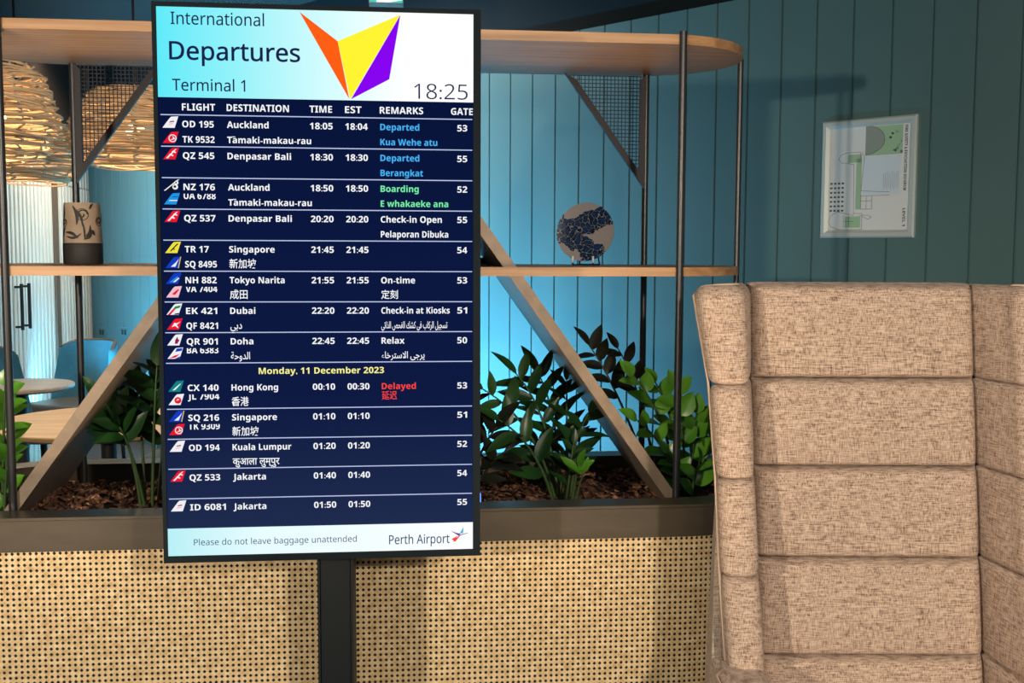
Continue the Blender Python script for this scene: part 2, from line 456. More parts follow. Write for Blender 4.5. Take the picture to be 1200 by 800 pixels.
# ------------------------------------------------------------------ bark in the planter
b = bmesh.new()
rnd = random.Random(3)
def soil_z(x, y): return .822 + .012 * math.sin(x * 7 + 1) * math.sin(y * 9) + .012 * (y - 2.7)
inner = stadium(PXL, PXR, PY0 + .08, PY1 - .08, 16)
prism(b, inner, .70, .815, 'XY', 1)
for i in range(5200):
    x = rnd.uniform(PXL - .2, PXR + .2); y = rnd.uniform(PY0 + .09, PY1 - .09)
    if x < PXL and math.hypot(x - PXL, y - 2.98) > .26: continue
    if x > PXR and math.hypot(x - PXR, y - 2.98) > .26: continue
    big = rnd.random() < (.30 if y < 2.86 else .10)
    l, w, h = rnd.uniform(.012, .03), rnd.uniform(.006, .014), rnd.uniform(.002, .005)
    if big: l *= 1.5; w *= 1.7; h *= 1.3
    M_ = Matrix.Translation((x, y, soil_z(x, y) + rnd.uniform(-.006, .010) + (.006 if big else 0))) @ Matrix.Rotation(rnd.uniform(0, 6.3), 4, 'Z') @ Matrix.Rotation(rnd.gauss(0, .45), 4, 'X') @ Matrix.Rotation(rnd.gauss(0, .35), 4, 'Y')
    k = rnd.choice((5, 6)); base = []
    for q in range(k):
        t = 2 * PI * q / k; base.append((l / 2 * math.cos(t) * rnd.uniform(.7, 1.1), w / 2 * math.sin(t) * rnd.uniform(.7, 1.1)))
    A = [b.verts.new(M_ @ Vector((p[0], p[1], -h / 2 + .15 * l * (p[0] / l) ** 2))) for p in base]; B = [b.verts.new(M_ @ Vector((p[0] * .85, p[1] * .85, h / 2 + .2 * l * (p[0] / l) ** 2))) for p in base]
    b.faces.new(A[::-1]); b.faces.new(B)
    for q in range(k): b.faces.new((A[q], A[(q + 1) % k], B[(q + 1) % k], B[q]))
tag(obj('bark_mulch', b, [BARK, SOIL], fix=False), 'reddish brown bark chips covering the soil in the planter box', 'bark mulch', kind='stuff')

# ------------------------------------------------------------------ plants
def leaf(bm, base, direction, up, L, W, droop=.15, fold=.22, sharp=1.0):
    d = direction.normalized(); s = d.cross(up)
    if s.length < 1e-3: s = d.orthogonal()
    s.normalize(); u = s.cross(d)
    rows = []; n = 8
    for i in range(n + 1):
        t = i / n
        w = W / 2 * math.sin(PI * min(1, max(0.0, t)) ** (.78 * sharp)) ** .85 if 0 < t < 1 else 0.0
        c = base + d * (L * t) - u * (droop * L * t * t)
        if w < 1e-5: rows.append([bm.verts.new(c)]); continue
        rows.append([bm.verts.new(c + s * w * k + u * abs(k) * w * fold * (1.0 if abs(k) < .9 else 1.05)) for k in (-1, -.5, 0, .5, 1)])
    for a, c in zip(rows, rows[1:]):
        if len(a) == 1:
            for k in range(4): bm.faces.new((a[0], c[k + 1], c[k]))
        elif len(c) == 1:
            for k in range(4): bm.faces.new((a[k], a[k + 1], c[0]))
        else:
            for k in range(4): bm.faces.new((a[k], a[k + 1], c[k + 1], c[k]))
def bez(p, c, q, t): return p * (1 - t) ** 2 + c * 2 * t * (1 - t) + q * t * t
def plant(label, stems, leafmat, stemmat, seed, start=.3, group=None):
    """stems: (base, control, tip, leaf count, leaf length, leaf width)"""
    r = random.Random(seed)
    b0 = stems[0][0]
    t = thing('zz_plant', label, 'plant', (b0.x, b0.y, .82))
    off_ = Vector((b0.x, b0.y, .82))
    bs = bmesh.new(); bl = bmesh.new()
    for base, ctrl, tip, nl, L, W, *rest in stems:
        st = rest[0] if rest else start
        pts = [bez(base, ctrl, tip, i / 14) - off_ for i in range(15)]
        tube(bs, pts, lambda q: .0052 * (1 - .65 * q), 7)
        for i in range(nl):
            q = st + (1 - st) * i / max(1, nl - 1)
            p = bez(base, ctrl, tip, min(q, .995)) - off_
            tg = (bez(base, ctrl, tip, min(1, q + .03)) - bez(base, ctrl, tip, q - .03)).normalized()
            side = tg.cross(Vector((0, -1, .35))).normalized()
            sg = 1 if i % 2 else -1
            if i == nl - 1: dr = tg + Vector((0, 0, .1))
            else: dr = tg * r.uniform(.55, .95) + side * sg * r.uniform(.75, 1.1) + Vector((0, r.uniform(-.55, .25), r.uniform(-.1, .25)))
            sc = r.uniform(.8, 1.12) * (.75 + .5 * math.sin(PI * min(1, .25 + .6 * q)))
            up = Vector((r.uniform(-.3, .3), r.uniform(-.9, -.3), r.uniform(.5, 1)))
            leaf(bl, p, dr, up, L * sc, W * sc, r.uniform(.05, .3), r.uniform(.12, .32))
    obj('stems', bs, stemmat, t, True); obj('foliage', bl, leafmat, t, True, fix=False)
    return t
def stem(bpx, bY, tpx, tY, bend, nl, L, W, *rest):
    base = at(*bpx, bY); base.z = .80; base.y = bY
    tip = at(*tpx, tY)
    ctrl = Vector((base.x + (tip.x - base.x) * bend, (base.y + tip.y) / 2, base.z + (tip.z - base.z) * .72))
    return (base, ctrl, tip, nl, L, W, *rest)
plant('dark green leafy plant in the planter just right of the screen, fronds arching left', [
    stem((652, 575), 2.95, (566, 456), 2.88, .25, 9, 0.0765, 0.0289),
    stem((655, 575), 2.97, (605, 438), 3.0, .2, 11, 0.0855, 0.0289),
    stem((658, 575), 2.99, (630, 436), 3.05, .1, 11, 0.0855, 0.0272),
    stem((664, 575), 2.97, (664, 446), 3.0, .6, 10, 0.0675, 0.0204),
    stem((660, 577), 2.92, (690, 484), 2.86, .3, 7, 0.0765, 0.0289),
    stem((650, 577), 2.92, (585, 492), 2.83, .3, 7, 0.0810, 0.0323),
    stem((668, 575), 3.0, (684, 500), 3.0, .4, 8, 0.0540, 0.0221),
    stem((655, 577), 3.0, (630, 520), 3.05, .4, 7, 0.0675, 0.0255),
    stem((664, 580), 2.86, (672, 520), 2.86, .5, 6, 0.0495, 0.0204)], LEAF_SHADED, STEM, 11)
plant('small sprig of three bright leaves in front of the dark plant right of the screen', [
    stem((668, 580), 2.83, (678, 546), 2.80, .5, 3, .050, .024, .8),
    stem((670, 580), 2.83, (684, 553), 2.80, .6, 2, .050, .022, .9)], LEAF_LIT, STEM, 5)
plant('brown-green plant half hidden behind the right edge of the screen', [
    stem((540, 578), 2.95, (582, 500), 2.85, .5, 8, .095, .036),
    stem((545, 578), 2.95, (590, 530), 2.85, .5, 7, .07, .030),
    stem((535, 578), 2.95, (548, 470), 2.95, .3, 9, .08, .030)], LEAFD, STEMD, 8)
plant('bright green round-leaved plant behind the front right post of the divider', [
    stem((800, 588), 2.93, (742, 440), 2.92, .35, 8, .060, .040),
    stem((802, 588), 2.95, (768, 448), 2.95, .3, 8, .064, .044),
    stem((806, 588), 2.92, (790, 452), 2.90, .4, 7, .060, .042),
    stem((808, 588), 2.95, (816, 484), 2.92, .4, 7, .066, .046),
    stem((800, 588), 2.90, (746, 492), 2.84, .3, 7, .055, .038),
    stem((812, 588), 2.92, (834, 512), 2.95, .5, 7, .055, .038),
    stem((808, 588), 2.86, (818, 545), 2.82, .5, 5, .055, .034),
    stem((806, 588), 2.90, (782, 530), 2.86, .5, 5, .055, .036)], LEAF_LIT, STEM, 21)
plant('near black plant leaning left behind the right leaning board', [
    stem((770, 575), 3.02, (690, 404), 3.06, .55, 9, .078, .036, .55),
    stem((772, 575), 3.03, (724, 408), 3.08, .35, 6, .070, .028, .6)], LEAFD, STEMD, 31)
plant('dark leafy plant under the left leaning board, left of the screen', [
    stem((166, 588), 2.92, (124, 474), 2.88, .15, 9, .085, .034, .55),
    stem((170, 588), 2.94, (160, 452), 2.95, .2, 10, .085, .036, .5),
    stem((178, 588), 2.92, (184, 428), 2.86, .5, 11, .085, .034, .45),
    stem((172, 588), 2.9, (140, 500), 2.85, .4, 6, .075, .032, .7),
    stem((185, 588), 2.95, (200, 440), 2.95, .5, 10, .085, .034, .4)], LEAF_SHADED, STEM, 41)
plant('mid green plant with stacked broad leaves beside the front left post', [
    stem((2, 598), 2.86, (6, 452), 2.84, .6, 11, .052, .040, .1),
    stem((6, 598), 2.88, (12, 470), 2.87, .6, 10, .052, .042, .1),
    stem((4, 598), 2.84, (10, 520), 2.82, .5, 7, .05, .038, .2)], LEAF_LIT, STEM, 51)

# ------------------------------------------------------------------ vase and plate on the middle shelf
ZS = 1.454
vt = thing('vase', 'beige cylinder vase with dark flower relief and black base on the middle shelf', 'vase', (-.7965, 2.965, ZS))
CLAY = noise_mat('beige_clay', [(.3, (.34, .25, .17)), (.7, (.46, .36, .26))], (1, 1, 1), 12, 3, .7, .1)
DCLAY = mat('dark_clay', (.022, .02, .018), .65)
b = bmesh.new(); lathe(b, [(.0, .001), (.046, .001), (.0485, .004), (.0485, .054), (.048, .055), (0, .055)]); autosmooth(obj('base_band', b, DCLAY, vt))
b = bmesh.new(); lathe(b, [(.0, .0552), (.0475, .0552), (.048, .058), (.044, .154), (.0425, .157), (.038, .156), (.038, .07), (0, .07)]); autosmooth(obj('body', b, CLAY, vt))
b = bmesh.new()
def vmap(u, z, o_): r = .048 - .004 * (z - .058) / .096 + o_; t = -PI / 2 + u / .046; return Vector((r * math.cos(t), r * math.sin(t), z))
def vpoly(pts):
    n = len(pts); A = [b.verts.new(vmap(p[0], p[1], .0012)) for p in pts]; B = [b.verts.new(vmap(p[0], p[1], -.001)) for p in pts]
    b.faces.new(A)
    for i in range(n): b.faces.new((A[i], B[i], B[(i + 1) % n], A[(i + 1) % n]))
def vleaf(x0, z0, x1, z1, w, bend):
    L_, R_ = [], []
    for i in range(9):
        t = i / 8; dx, dz = x1 - x0, z1 - z0; l = math.hypot(dx, dz); nx, nz = -dz / l, dx / l
        o_ = bend * math.sin(PI * t); ww = w * math.sin(PI * t) ** .8 / 2 + .0003
        L_.append((x0 + dx * t + nx * (o_ + ww), z0 + dz * t + nz * (o_ + ww))); R_.append((x0 + dx * t + nx * (o_ - ww), z0 + dz * t + nz * (o_ - ww)))
    for i in range(8): vpoly([L_[i], L_[i + 1], R_[i + 1], R_[i]])
for cx_, cz_, rr in ((.012, .127, .0155), (-.040, .106, .010), (.058, .11, .012), (.10, .12, .014), (-.09, .12, .014)):
    for k in range(22):                       # seed head: ring of dots inside a rim
        rad = rr * (.25 + .6 * ((k * 0.618) % 1)); t = k * 2.4
        vpoly([(cx_ + rad * math.cos(t) + rr * .14 * math.cos(q * PI / 3), cz_ + rad * math.sin(t) + rr * .14 * math.sin(q * PI / 3)) for q in range(6)])
    for k in range(20):
        t, t2 = 2 * PI * k / 20, 2 * PI * (k + 1) / 20
        vpoly([(cx_ + rr * q * math.cos(s_), cz_ + rr * q * math.sin(s_)) for q, s_ in ((.9, t), (1.0, t), (1.0, t2), (.9, t2))])
for a_ in ((-.002, .10, -.012, .150, .008, -.006), (-.012, .145, .012, .096, .006, .008), (.012, .110, .016, .062, .004, .002), (-.035, .082, .002, .066, .007, .006), (-.030, .072, .010, .080, .006, -.008), (.014, .064, .034, .084, .008, -.004), (.030, .10, .016, .070, .006, .006), (.026, .088, .042, .074, .008, .003), (-.044, .07, -.036, .096, .006, .003), (-.046, .15, -.042, .115, .006, .002), (.03, .140, .040, .155, .005, .001)):
    vleaf(*a_)
obj('flower_relief', b, DCLAY, vt)
# plate on a wire easel
def plate_mat():
    mt = mat('marbled_glaze', (.05, .08, .15), .22); nt = mt.node_tree; N = nt.nodes; L = nt.links
    tc = N.new('ShaderNodeTexCoord')
    vo = N.new('ShaderNodeTexVoronoi'); vo.feature = 'DISTANCE_TO_EDGE'; vo.inputs['Scale'].default_value = 62
    nz = N.new('ShaderNodeTexNoise'); nz.inputs['Scale'].default_value = 26; nz.inputs['Detail'].default_value = 6
    mxv = N.new('ShaderNodeMix'); mxv.data_type = 'VECTOR'; mxv.inputs['Factor'].default_value = .045
    L.new(tc.outputs['Object'], nz.inputs['Vector']); L.new(tc.outputs['Object'], mxv.inputs[4]); L.new(nz.outputs['Color'], mxv.inputs[5]); L.new(mxv.outputs[1], vo.inputs['Vector'])
    cr = N.new('ShaderNodeValToRGB'); e = cr.color_ramp.elements
    e[0].position = 0.0; e[0].color = (.45, .50, .55, 1); e[1].position = .10; e[1].color = (.008, .012, .03, 1)
    q = e.new(.012); q.color = (.20, .26, .32, 1); q = e.new(.03); q.color = (.01, .014, .03, 1); q = e.new(.3); q.color = (.012, .04, .13, 1)
    L.new(vo.outputs['Distance'], cr.inputs[0])
    sx = N.new('ShaderNodeSeparateXYZ'); L.new(tc.outputs['Object'], sx.inputs[0])
    n3 = N.new('ShaderNodeTexNoise'); n3.inputs['Scale'].default_value = 30; n3.inputs['Detail'].default_value = 5; L.new(tc.outputs['Object'], n3.inputs['Vector'])
    def mth(op, a, b_):
        q = N.new('ShaderNodeMath'); q.operation = op
        for k, v in enumerate((a, b_)):
            if v is None: continue
            if isinstance(v, (int, float)): q.inputs[k].default_value = v
            else: L.new(v, q.inputs[k])
        return q.outputs[0]
    def band(nx, nz_, c, w):
        d = mth('ABSOLUTE', mth('SUBTRACT', mth('ADD', mth('MULTIPLY', sx.outputs[0], nx), mth('MULTIPLY', sx.outputs[2], nz_)), c), None)
        d = mth('ADD', d, mth('MULTIPLY', mth('SUBTRACT', n3.outputs['Fac'], .5), .055))
        return mth('LESS_THAN', d, w)
    c2 = N.new('ShaderNodeMath'); c2.operation = 'MAXIMUM'; L.new(band(-.34, .94, .022, .030), c2.inputs[0]); L.new(band(.62, .78, -.030, .027), c2.inputs[1])
    mx = N.new('ShaderNodeMix'); mx.data_type = 'RGBA'; mx.inputs[6].default_value = (.30, .28, .28, 1)
    L.new(c2.outputs[0], mx.inputs['Factor']); L.new(cr.outputs[0], mx.inputs[7]); L.new(mx.outputs[2], N['Principled BSDF'].inputs['Base Color'])
    return mt
PLM = plate_mat()
pr_ = .079
prz = math.radians(-24)
b = bmesh.new(); lathe(b, [(0, .006), (.05, .004), (.07, 0), (pr_, -.004), (pr_ + .0005, -.0075), (.07, -.005), (.05, -.001), (0, .001)], 56)
for v in b.verts: v.co = Vector((v.co.x, -v.co.z * -1, v.co.y))
po = autosmooth(obj('decorative_plate', b, PLM))
po.rotation_euler = (math.radians(-10), 0, prz); po.location = (.513, 2.965, ZS + .012 + pr_ * .98)
tag(po, 'round plate with marbled navy and grey glaze standing upright on the middle shelf', 'plate')
et = thing('plate_stand', 'small wire easel holding the marbled round plate on the shelf', 'plate stand', (.513, 2.965, ZS), prz)
for sx in (-.028, .028):
    b = bmesh.new(); tube(b, [(sx, -.030, .014), (sx, -.029, .006), (sx, -.020, .0025), (sx, .045, .0025), (sx * .8, .034, .05), (sx * .5, .0225, .10)], .0022, 8); obj('side_wire', b, MESHM, et, True)
    b = bmesh.new(); tube(b, [(sx, -.0305, .008), (sx, -.0305, .026)], .0028, 8); obj('front_prong', b, mat('white_prong', (.75, .75, .75), .4), et, True)
b = bmesh.new(); tube(b, [(-.028, .044, .0025), (.028, .044, .0025)], .002, 8); obj('cross_wire', b, MESHM, et, True)

# ------------------------------------------------------------------ departures display
SX, SYF, SZ = -.1475, 2.28, .87
sc = thing('departures_display', 'tall black airport departures screen on a dark pole in front of the planter', 'display screen', (SX, SYF, 0))
BEZ = noise_mat('black_plastic', [(.3, (.005, .009, .012)), (.7, (.007, .012, .016))], (1, 1, 1), 4, 2, .7, 0, 0, .08)
b = bmesh.new()
oa = [(-.3235, SZ - .0135), (.3235, SZ - .0135), (.3235, SZ + 1.109), (-.3235, SZ + 1.109)]
ia = [(-.3152, SZ - .001), (.3085, SZ - .001), (.3085, SZ + 1.1005), (-.3152, SZ + 1.1005)]
n = 4
fo = [b.verts.new((p[0], 0, p[1])) for p in oa]; fi = [b.verts.new((p[0], .0, p[1])) for p in ia]; fd = [b.verts.new((p[0], .006, p[1])) for p in ia]; bo = [b.verts.new((p[0], .055, p[1])) for p in oa]
for i in range(4):
    j = (i + 1) % 4
    b.faces.new((fo[i], fo[j], fi[j], fi[i])); b.faces.new((fi[i], fi[j], fd[j], fd[i])); b.faces.new((fo[i], bo[i], bo[j], fo[j]))
b.faces.new(bo); b.faces.new(fd)
obj('housing', b, BEZ, sc)
POLE = mat('pole_black', (.009, .012, .014), .55, 0, .2)
b = bmesh.new()
box(b, -.014, .052, .056, .225, .02, 1.55, .006, 2)
box(b, -.0185, -.0135, .054, .228, .02, .9); box(b, .0515, .0565, .054, .228, .02, .9)
autosmooth(obj('pole', b, POLE, sc))
b = bmesh.new(); box(b, -.26, .30, -.12, .30, .0, .02, .004); obj('base_plate', b, POLE, sc)
b = bmesh.new(); box(b, -.2, .2, .055, .07, 1.2, 1.6, .003); obj('wall_mount_bracket', b, POLE, sc)
b = bmesh.new(); box(b, .3236, .3255, .01, .04, SZ + .098, SZ + .116); obj('power_light', b, mat('blue_led', (.05, .15, 1), .4, emit=(.1, .3, 1.0), emit_s=2.0), sc)
_em = {}
def em(name, col, s=1.0):
    key = (name,)
    if key not in _em:
        mt = bpy.data.materials.new(name); mt.use_nodes = True; nt = mt.node_tree
        nt.nodes.remove(nt.nodes['Principled BSDF']); e = nt.nodes.new('ShaderNodeEmission'); e.inputs[0].default_value = (*col, 1); e.inputs[1].default_value = s
        nt.links.new(e.outputs[0], nt.nodes['Material Output'].inputs[0]); _em[key] = mt
    return _em[key]
def em_grad(name, stops, axis, lo, hi):
    """emissive colour ramp across the panel in object space"""
    mt = em(name, (1, 1, 1)); nt = mt.node_tree; N = nt.nodes; L = nt.links; e = [q for q in N if q.type == 'EMISSION'][0]
    tc = N.new('ShaderNodeTexCoord'); sp = N.new('ShaderNodeSeparateXYZ'); mr = N.new('ShaderNodeMapRange'); cr = N.new('ShaderNodeValToRGB')
    mr.inputs[1].default_value = lo; mr.inputs[2].default_value = hi
    L.new(tc.outputs['Object'], sp.inputs[0]); L.new(sp.outputs[axis], mr.inputs[0]); L.new(mr.outputs[0], cr.inputs[0]); L.new(cr.outputs[0], e.inputs[0])
    el = cr.color_ramp.elements
    el[0].position = stops[0][0]; el[0].color = (*stops[0][1], 1); el[1].position = stops[-1][0]; el[1].color = (*stops[-1][1], 1)
    for p, c in stops[1:-1]:
        q = el.new(p); q.color = (*c, 1)
    return mt
E_NAVY = em_grad('screen_navy_reflection', [(0, srgb(34, 46, 80)), (.35, srgb(14, 26, 66)), (1, srgb(8, 20, 58))], 2, SZ, SZ + .92)  # paler towards the foot: a reflection put into the navy colour
E_HEAD = em_grad('screen_cyan', [(0, srgb(95, 235, 250)), (.25, srgb(150, 243, 250)), (.6, srgb(225, 255, 255)), (.8, (1.05, 1.05, 1.05))], 0, -.3152, .3085)
E_FOOT = em_grad('screen_footer', [(0, srgb(185, 240, 248)), (.3, srgb(232, 253, 255)), (1, (1.0, 1.0, 1.0))], 0, -.3152, .3085)
E_WHITE = em('screen_white', (.95, .97, 1.0)); E_INK = em('screen_ink', srgb(24, 34, 78)); E_BLUE = em('screen_blue', srgb(70, 180, 250))
E_GREEN = em('screen_green', srgb(120, 240, 170)); E_RED = em('screen_red', srgb(250, 70, 60)); E_YEL = em('screen_date', srgb(250, 245, 150))
E_TEALINK = em('screen_footer_ink', srgb(40, 75, 115)); E_LINE = em('screen_line', srgb(190, 200, 235))
E_OR = em('logo_orange', srgb(255, 95, 20)); E_Y = em('logo_yellow', srgb(255, 245, 50)); E_P = em('logo_purple', srgb(135, 5, 240))
def quad(bm, x0, x1, z0, z1, y, mi=0):
    f = bm.faces.new([bm.verts.new((x, y, SZ + z)) for x, z in ((x0, z0), (x1, z0), (x1, z1), (x0, z1))]); f.material_index = mi
def poly(bm, pts, y, mi=0):
    f = bm.faces.new([bm.verts.new((p[0], y, SZ + p[1])) for p in pts]); f.material_index = mi
_dg = None
def glyphs(s, heavy=True):
    """plain sans-serif letter shapes (regular or semi-bold weight)"""
    out = ''
    for c in s:
        if 'A' <= c <= 'Z': out += chr((0x1D5D4 if heavy else 0x1D5A0) + ord(c) - 65)
        elif 'a' <= c <= 'z': out += chr((0x1D5EE if heavy else 0x1D5BA) + ord(c) - 97)
        elif '0' <= c <= '9': out += chr((0x1D7EC if heavy else 0x1D7E2) + ord(c) - 48)
        else: out += c
    return out
def text(bm, s, x, z, cap, x1=None, bold=.0, y=.0035, mi=0, clip=None, rot=0.0, zoff=None, heavy=True):
    """append flat lettering; x,z = baseline start, cap = capital height, x1 = right end to fit"""
    cu = bpy.data.curves.new('t', 'FONT'); cu.body = glyphs(s, heavy); cu.size = cap / .714; cu.offset = bold * cap; cu.resolution_u = 3
    o = bpy.data.objects.new('t', cu); COL.objects.link(o)
    dg = bpy.context.evaluated_depsgraph_get(); dg.update()
    me = bpy.data.meshes.new_from_object(o.evaluated_get(dg))
    bpy.data.objects.remove(o); bpy.data.curves.remove(cu)
    if not me.vertices: return
    xs = [v.co.x for v in me.vertices]; w0, w1 = min(xs), max(xs)
    k = (x1 - x) / (w1 - w0) if x1 else 1.0
    tb = bmesh.new(); tb.from_mesh(me); bpy.data.meshes.remove(me)
    if clip is not None:
        bmesh.ops.bisect_plane(tb, geom=tb.verts[:] + tb.edges[:] + tb.faces[:], plane_co=(0, clip * cap, 0), plane_no=(0, 1, 0), clear_outer=True)
    vm = {}
    for v in tb.verts:
        lx, lz = (v.co.x - w0) * k, v.co.y
        if rot: lx, lz = lx * math.cos(rot) - lz * math.sin(rot), lx * math.sin(rot) + lz * math.cos(rot)
        vm[v] = bm.verts.new((x + lx, y, (SZ if zoff is None else zoff) + z + lz))
    for f in tb.faces:
        try: nf = bm.faces.new([vm[v] for v in f.verts]); nf.material_index = mi
        except ValueError: pass
    tb.free()
Y1, Y2, Y3 = .0050, .0042, .0034
W0, W1 = -.3152, .3085
b = bmesh.new(); quad(b, W0, W1, .0, 1.1005, .0056); panel = obj('screen_panel', b, E_NAVY, sc, fix=False)
hd = bmesh.new(); quad(hd, W0, W1, .925, 1.1003, Y1); hd = obj('header_banner', hd, E_HEAD, sc, fix=False)
def txt(name, material, parent, *a, **k):
    b = bmesh.new(); text(b, *a, **k); return obj(name, b, material, parent, fix=False)
txt('heading_line', E_INK, hd, 'International', -.2878, 1.0665, .0238, -.1071, .006, heavy=False)
txt('title_line', E_INK, hd, 'Departures', -.2918, .9985, .0345, -.0375, .018, heavy=False)
txt('terminal_line', E_INK, hd, 'Terminal 1', -.2874, .9381, .0225, -.1458, .008, heavy=False)
txt('clock_digits', E_INK, hd, '18:25', .189, .930, .0305, .2971, -.008, heavy=False)
b = bmesh.new()
poly(b, [(-.038, 1.0965), (.059, .927), (.0367, 1.0409)], Y2, 0); poly(b, [(.0367, 1.0409), (.0608, .927), (.1618, 1.096)], Y2, 1); poly(b, [(.1618, 1.0955), (.0622, .927), (.139, .968)], Y2, 2)
obj('airport_logo', b, [E_OR, E_Y, E_P], hd, fix=False)
for s_, x0, x1 in (('FLIGHT', -.2694, -.2051), ('DESTINATION', -.1827, -.0608), ('TIME', -.0202, .0244), ('EST', .0501, .0829), ('REMARKS', .1195, .2069), ('GATE', .2631, .3075)):
    txt('column_heading', E_WHITE, sc, s_, x0, .8995, .0135, x1)
ft = bmesh.new(); quad(ft, W0, W1, .0, .057, Y1); ft = obj('footer_banner', ft, E_FOOT, sc, fix=False)
txt('baggage_notice', E_TEALINK, ft, 'Please do not leave baggage unattended', -.2633, .0215, .0128, .0668, .0, heavy=False)
txt('airport_name', E_TEALINK, ft, 'Perth Airport', .1336, .0142, .0190, .2597, .008, heavy=False)
b = bmesh.new()
for pts, mi in (([(.262, .0395), (.276, .0345), (.279, .0285)], 0), ([(.276, .0345), (.283, .0335), (.279, .0285)], 0), ([(.281, .034), (.289, .0475), (.288, .034)], 1), ([(.277, .0280), (.299, .034), (.297, .0345), (.283, .0315)], 2), ([(.264, .022), (.277, .029), (.270, .0175)], 3), ([(.266, .0165), (.279, .0285), (.283, .0300), (.272, .0168)], 3)):
    poly(b, pts, Y2, mi)
obj('footer_logo', b, [em('mark_purple', srgb(110, 60, 150)), em('mark_cyan', srgb(60, 180, 225)), em('mark_slate', srgb(60, 90, 110)), E_RED], ft, fix=False)

AR_DUBAI = '\ufef2\ufe91\ufea9'; AR_DOHA = '\ufe94\ufea3\ufeed\ufeaa\ufedf\ufe8d'
AR_CHECK = '\ufef2\ufe97\ufe8d\ufeac\ufedf\ufe8d \ufeba\ufea4\ufed4\ufedf\ufe8d \ufeda\ufeb8\ufedb \ufef2\ufed3 \ufe8f\ufe8e\ufedb\ufeae\ufedf\ufe8d \ufede\ufef4\ufea0\ufeb4\ufe97'
AR_RELAX = '\ufe80\ufe8e\ufea7\ufeae\ufe98\ufeb3\ufefb\ufe8d \ufef0\ufe9f\ufeae\ufef3'
RP_ = .0618
rows = [  # flight, second flight, clipped?, destination, second line, time, est, remark, second remark, colour, gate, tails
    ('OD 195', 'TK 9532', 0, 'Auckland', 'Tāmaki-makau-rau', '18:05', '18:04', 'Departed', 'Kua Wehe atu', E_BLUE, '53', ('od', 'tk')),
    ('QZ 545', None, 0, 'Denpasar Bali', None, '18:30', '18:30', 'Departed', 'Berangkat', E_BLUE, '55', ('qz',)),
    ('NZ 176', 'UA 6788', 1, 'Auckland', 'Tāmaki-makau-rau', '18:50', '18:50', 'Boarding', 'E whakaeke ana', E_GREEN, '52', ('nz', 'ua')),
    ('QZ 537', None, 0, 'Denpasar Bali', None, '20:20', '20:20', 'Check-in Open', 'Pelaporan Dibuka', E_WHITE, '55', ('qz',)),
    ('TR 17', 'SQ 8495', 0, 'Singapore', '新加坡', '21:45', '21:45', None, None, E_WHITE, '54', ('tr', 'sq')),
    ('NH 882', 'VA 7404', 1, 'Tokyo Narita', '成田', '21:55', '21:55', 'On-time', '定刻', E_WHITE, '53', ('nh', 'va')),
    ('EK 421', 'QF 8421', 0, 'Dubai', AR_DUBAI, '22:20', '22:20', 'Check-in at Kiosks', AR_CHECK, E_WHITE, '51', ('ek', 'qf')),
    ('QR 901', 'BA 6383', 1, 'Doha', AR_DOHA, '22:45', '22:45', 'Relax', AR_RELAX, E_WHITE, '50', ('qr', 'ba')),
    ('CX 140', 'JL 7904', 1, 'Hong Kong', '香港', '00:10', '00:30', 'Delayed', '延迟', E_RED, '53', ('cx', 'jl')),
    ('SQ 216', 'TK 9309', 1, 'Singapore', '新加坡', '01:10', '01:10', None, None, E_WHITE, '51', ('sq', 'tk')),
    ('OD 194', None, 0, 'Kuala Lumpur', 'कुआला लुम्पुर', '01:20', '01:20', None, None, E_WHITE, '52', ('od',)),
    ('QZ 533', None, 0, 'Jakarta', None, '01:40', '01:40', None, None, E_WHITE, '54', ('qz',)),
    ('ID 6081', None, 0, 'Jakarta', None, '01:50', '01:50', None, None, E_WHITE, '55', ('od',))]
WIDTH = {'Auckland': .0815, 'Tāmaki-makau-rau': .165, 'Denpasar Bali': .125, 'Singapore': .090, 'Tokyo Narita': .109, 'Dubai': .050, 'Doha': .045, 'Hong Kong': .093, 'Kuala Lumpur': .118, 'Jakarta': .066,
         'Departed': .0785, 'Kua Wehe atu': .115, 'Berangkat': .086, 'Boarding': .077, 'E whakaeke ana': .137, 'Check-in Open': .124, 'Pelaporan Dibuka': .137, 'On-time': .069, 'Check-in at Kiosks': .140, 'Relax': .047, 'Delayed': .070, AR_CHECK: .135, AR_RELAX: .088, AR_DUBAI: .023, AR_DOHA: .038, '新加坡': .053, '成田': .035, '定刻': .034, '香港': .034, '延迟': .031, 'कुआला लुम्पुर': .094}
TC = {k: em('tail_' + k, srgb(*v)) for k, v in dict(white=(240, 240, 245), red=(235, 25, 45), yellow=(240, 225, 60), blue=(20, 60, 190), sky=(30, 150, 225), maroon=(140, 20, 70), teal=(15, 130, 130), black=(20, 22, 30), green=(20, 140, 70), gold=(225, 190, 100), pink=(245, 190, 205), navy=(14, 26, 66)).items()}
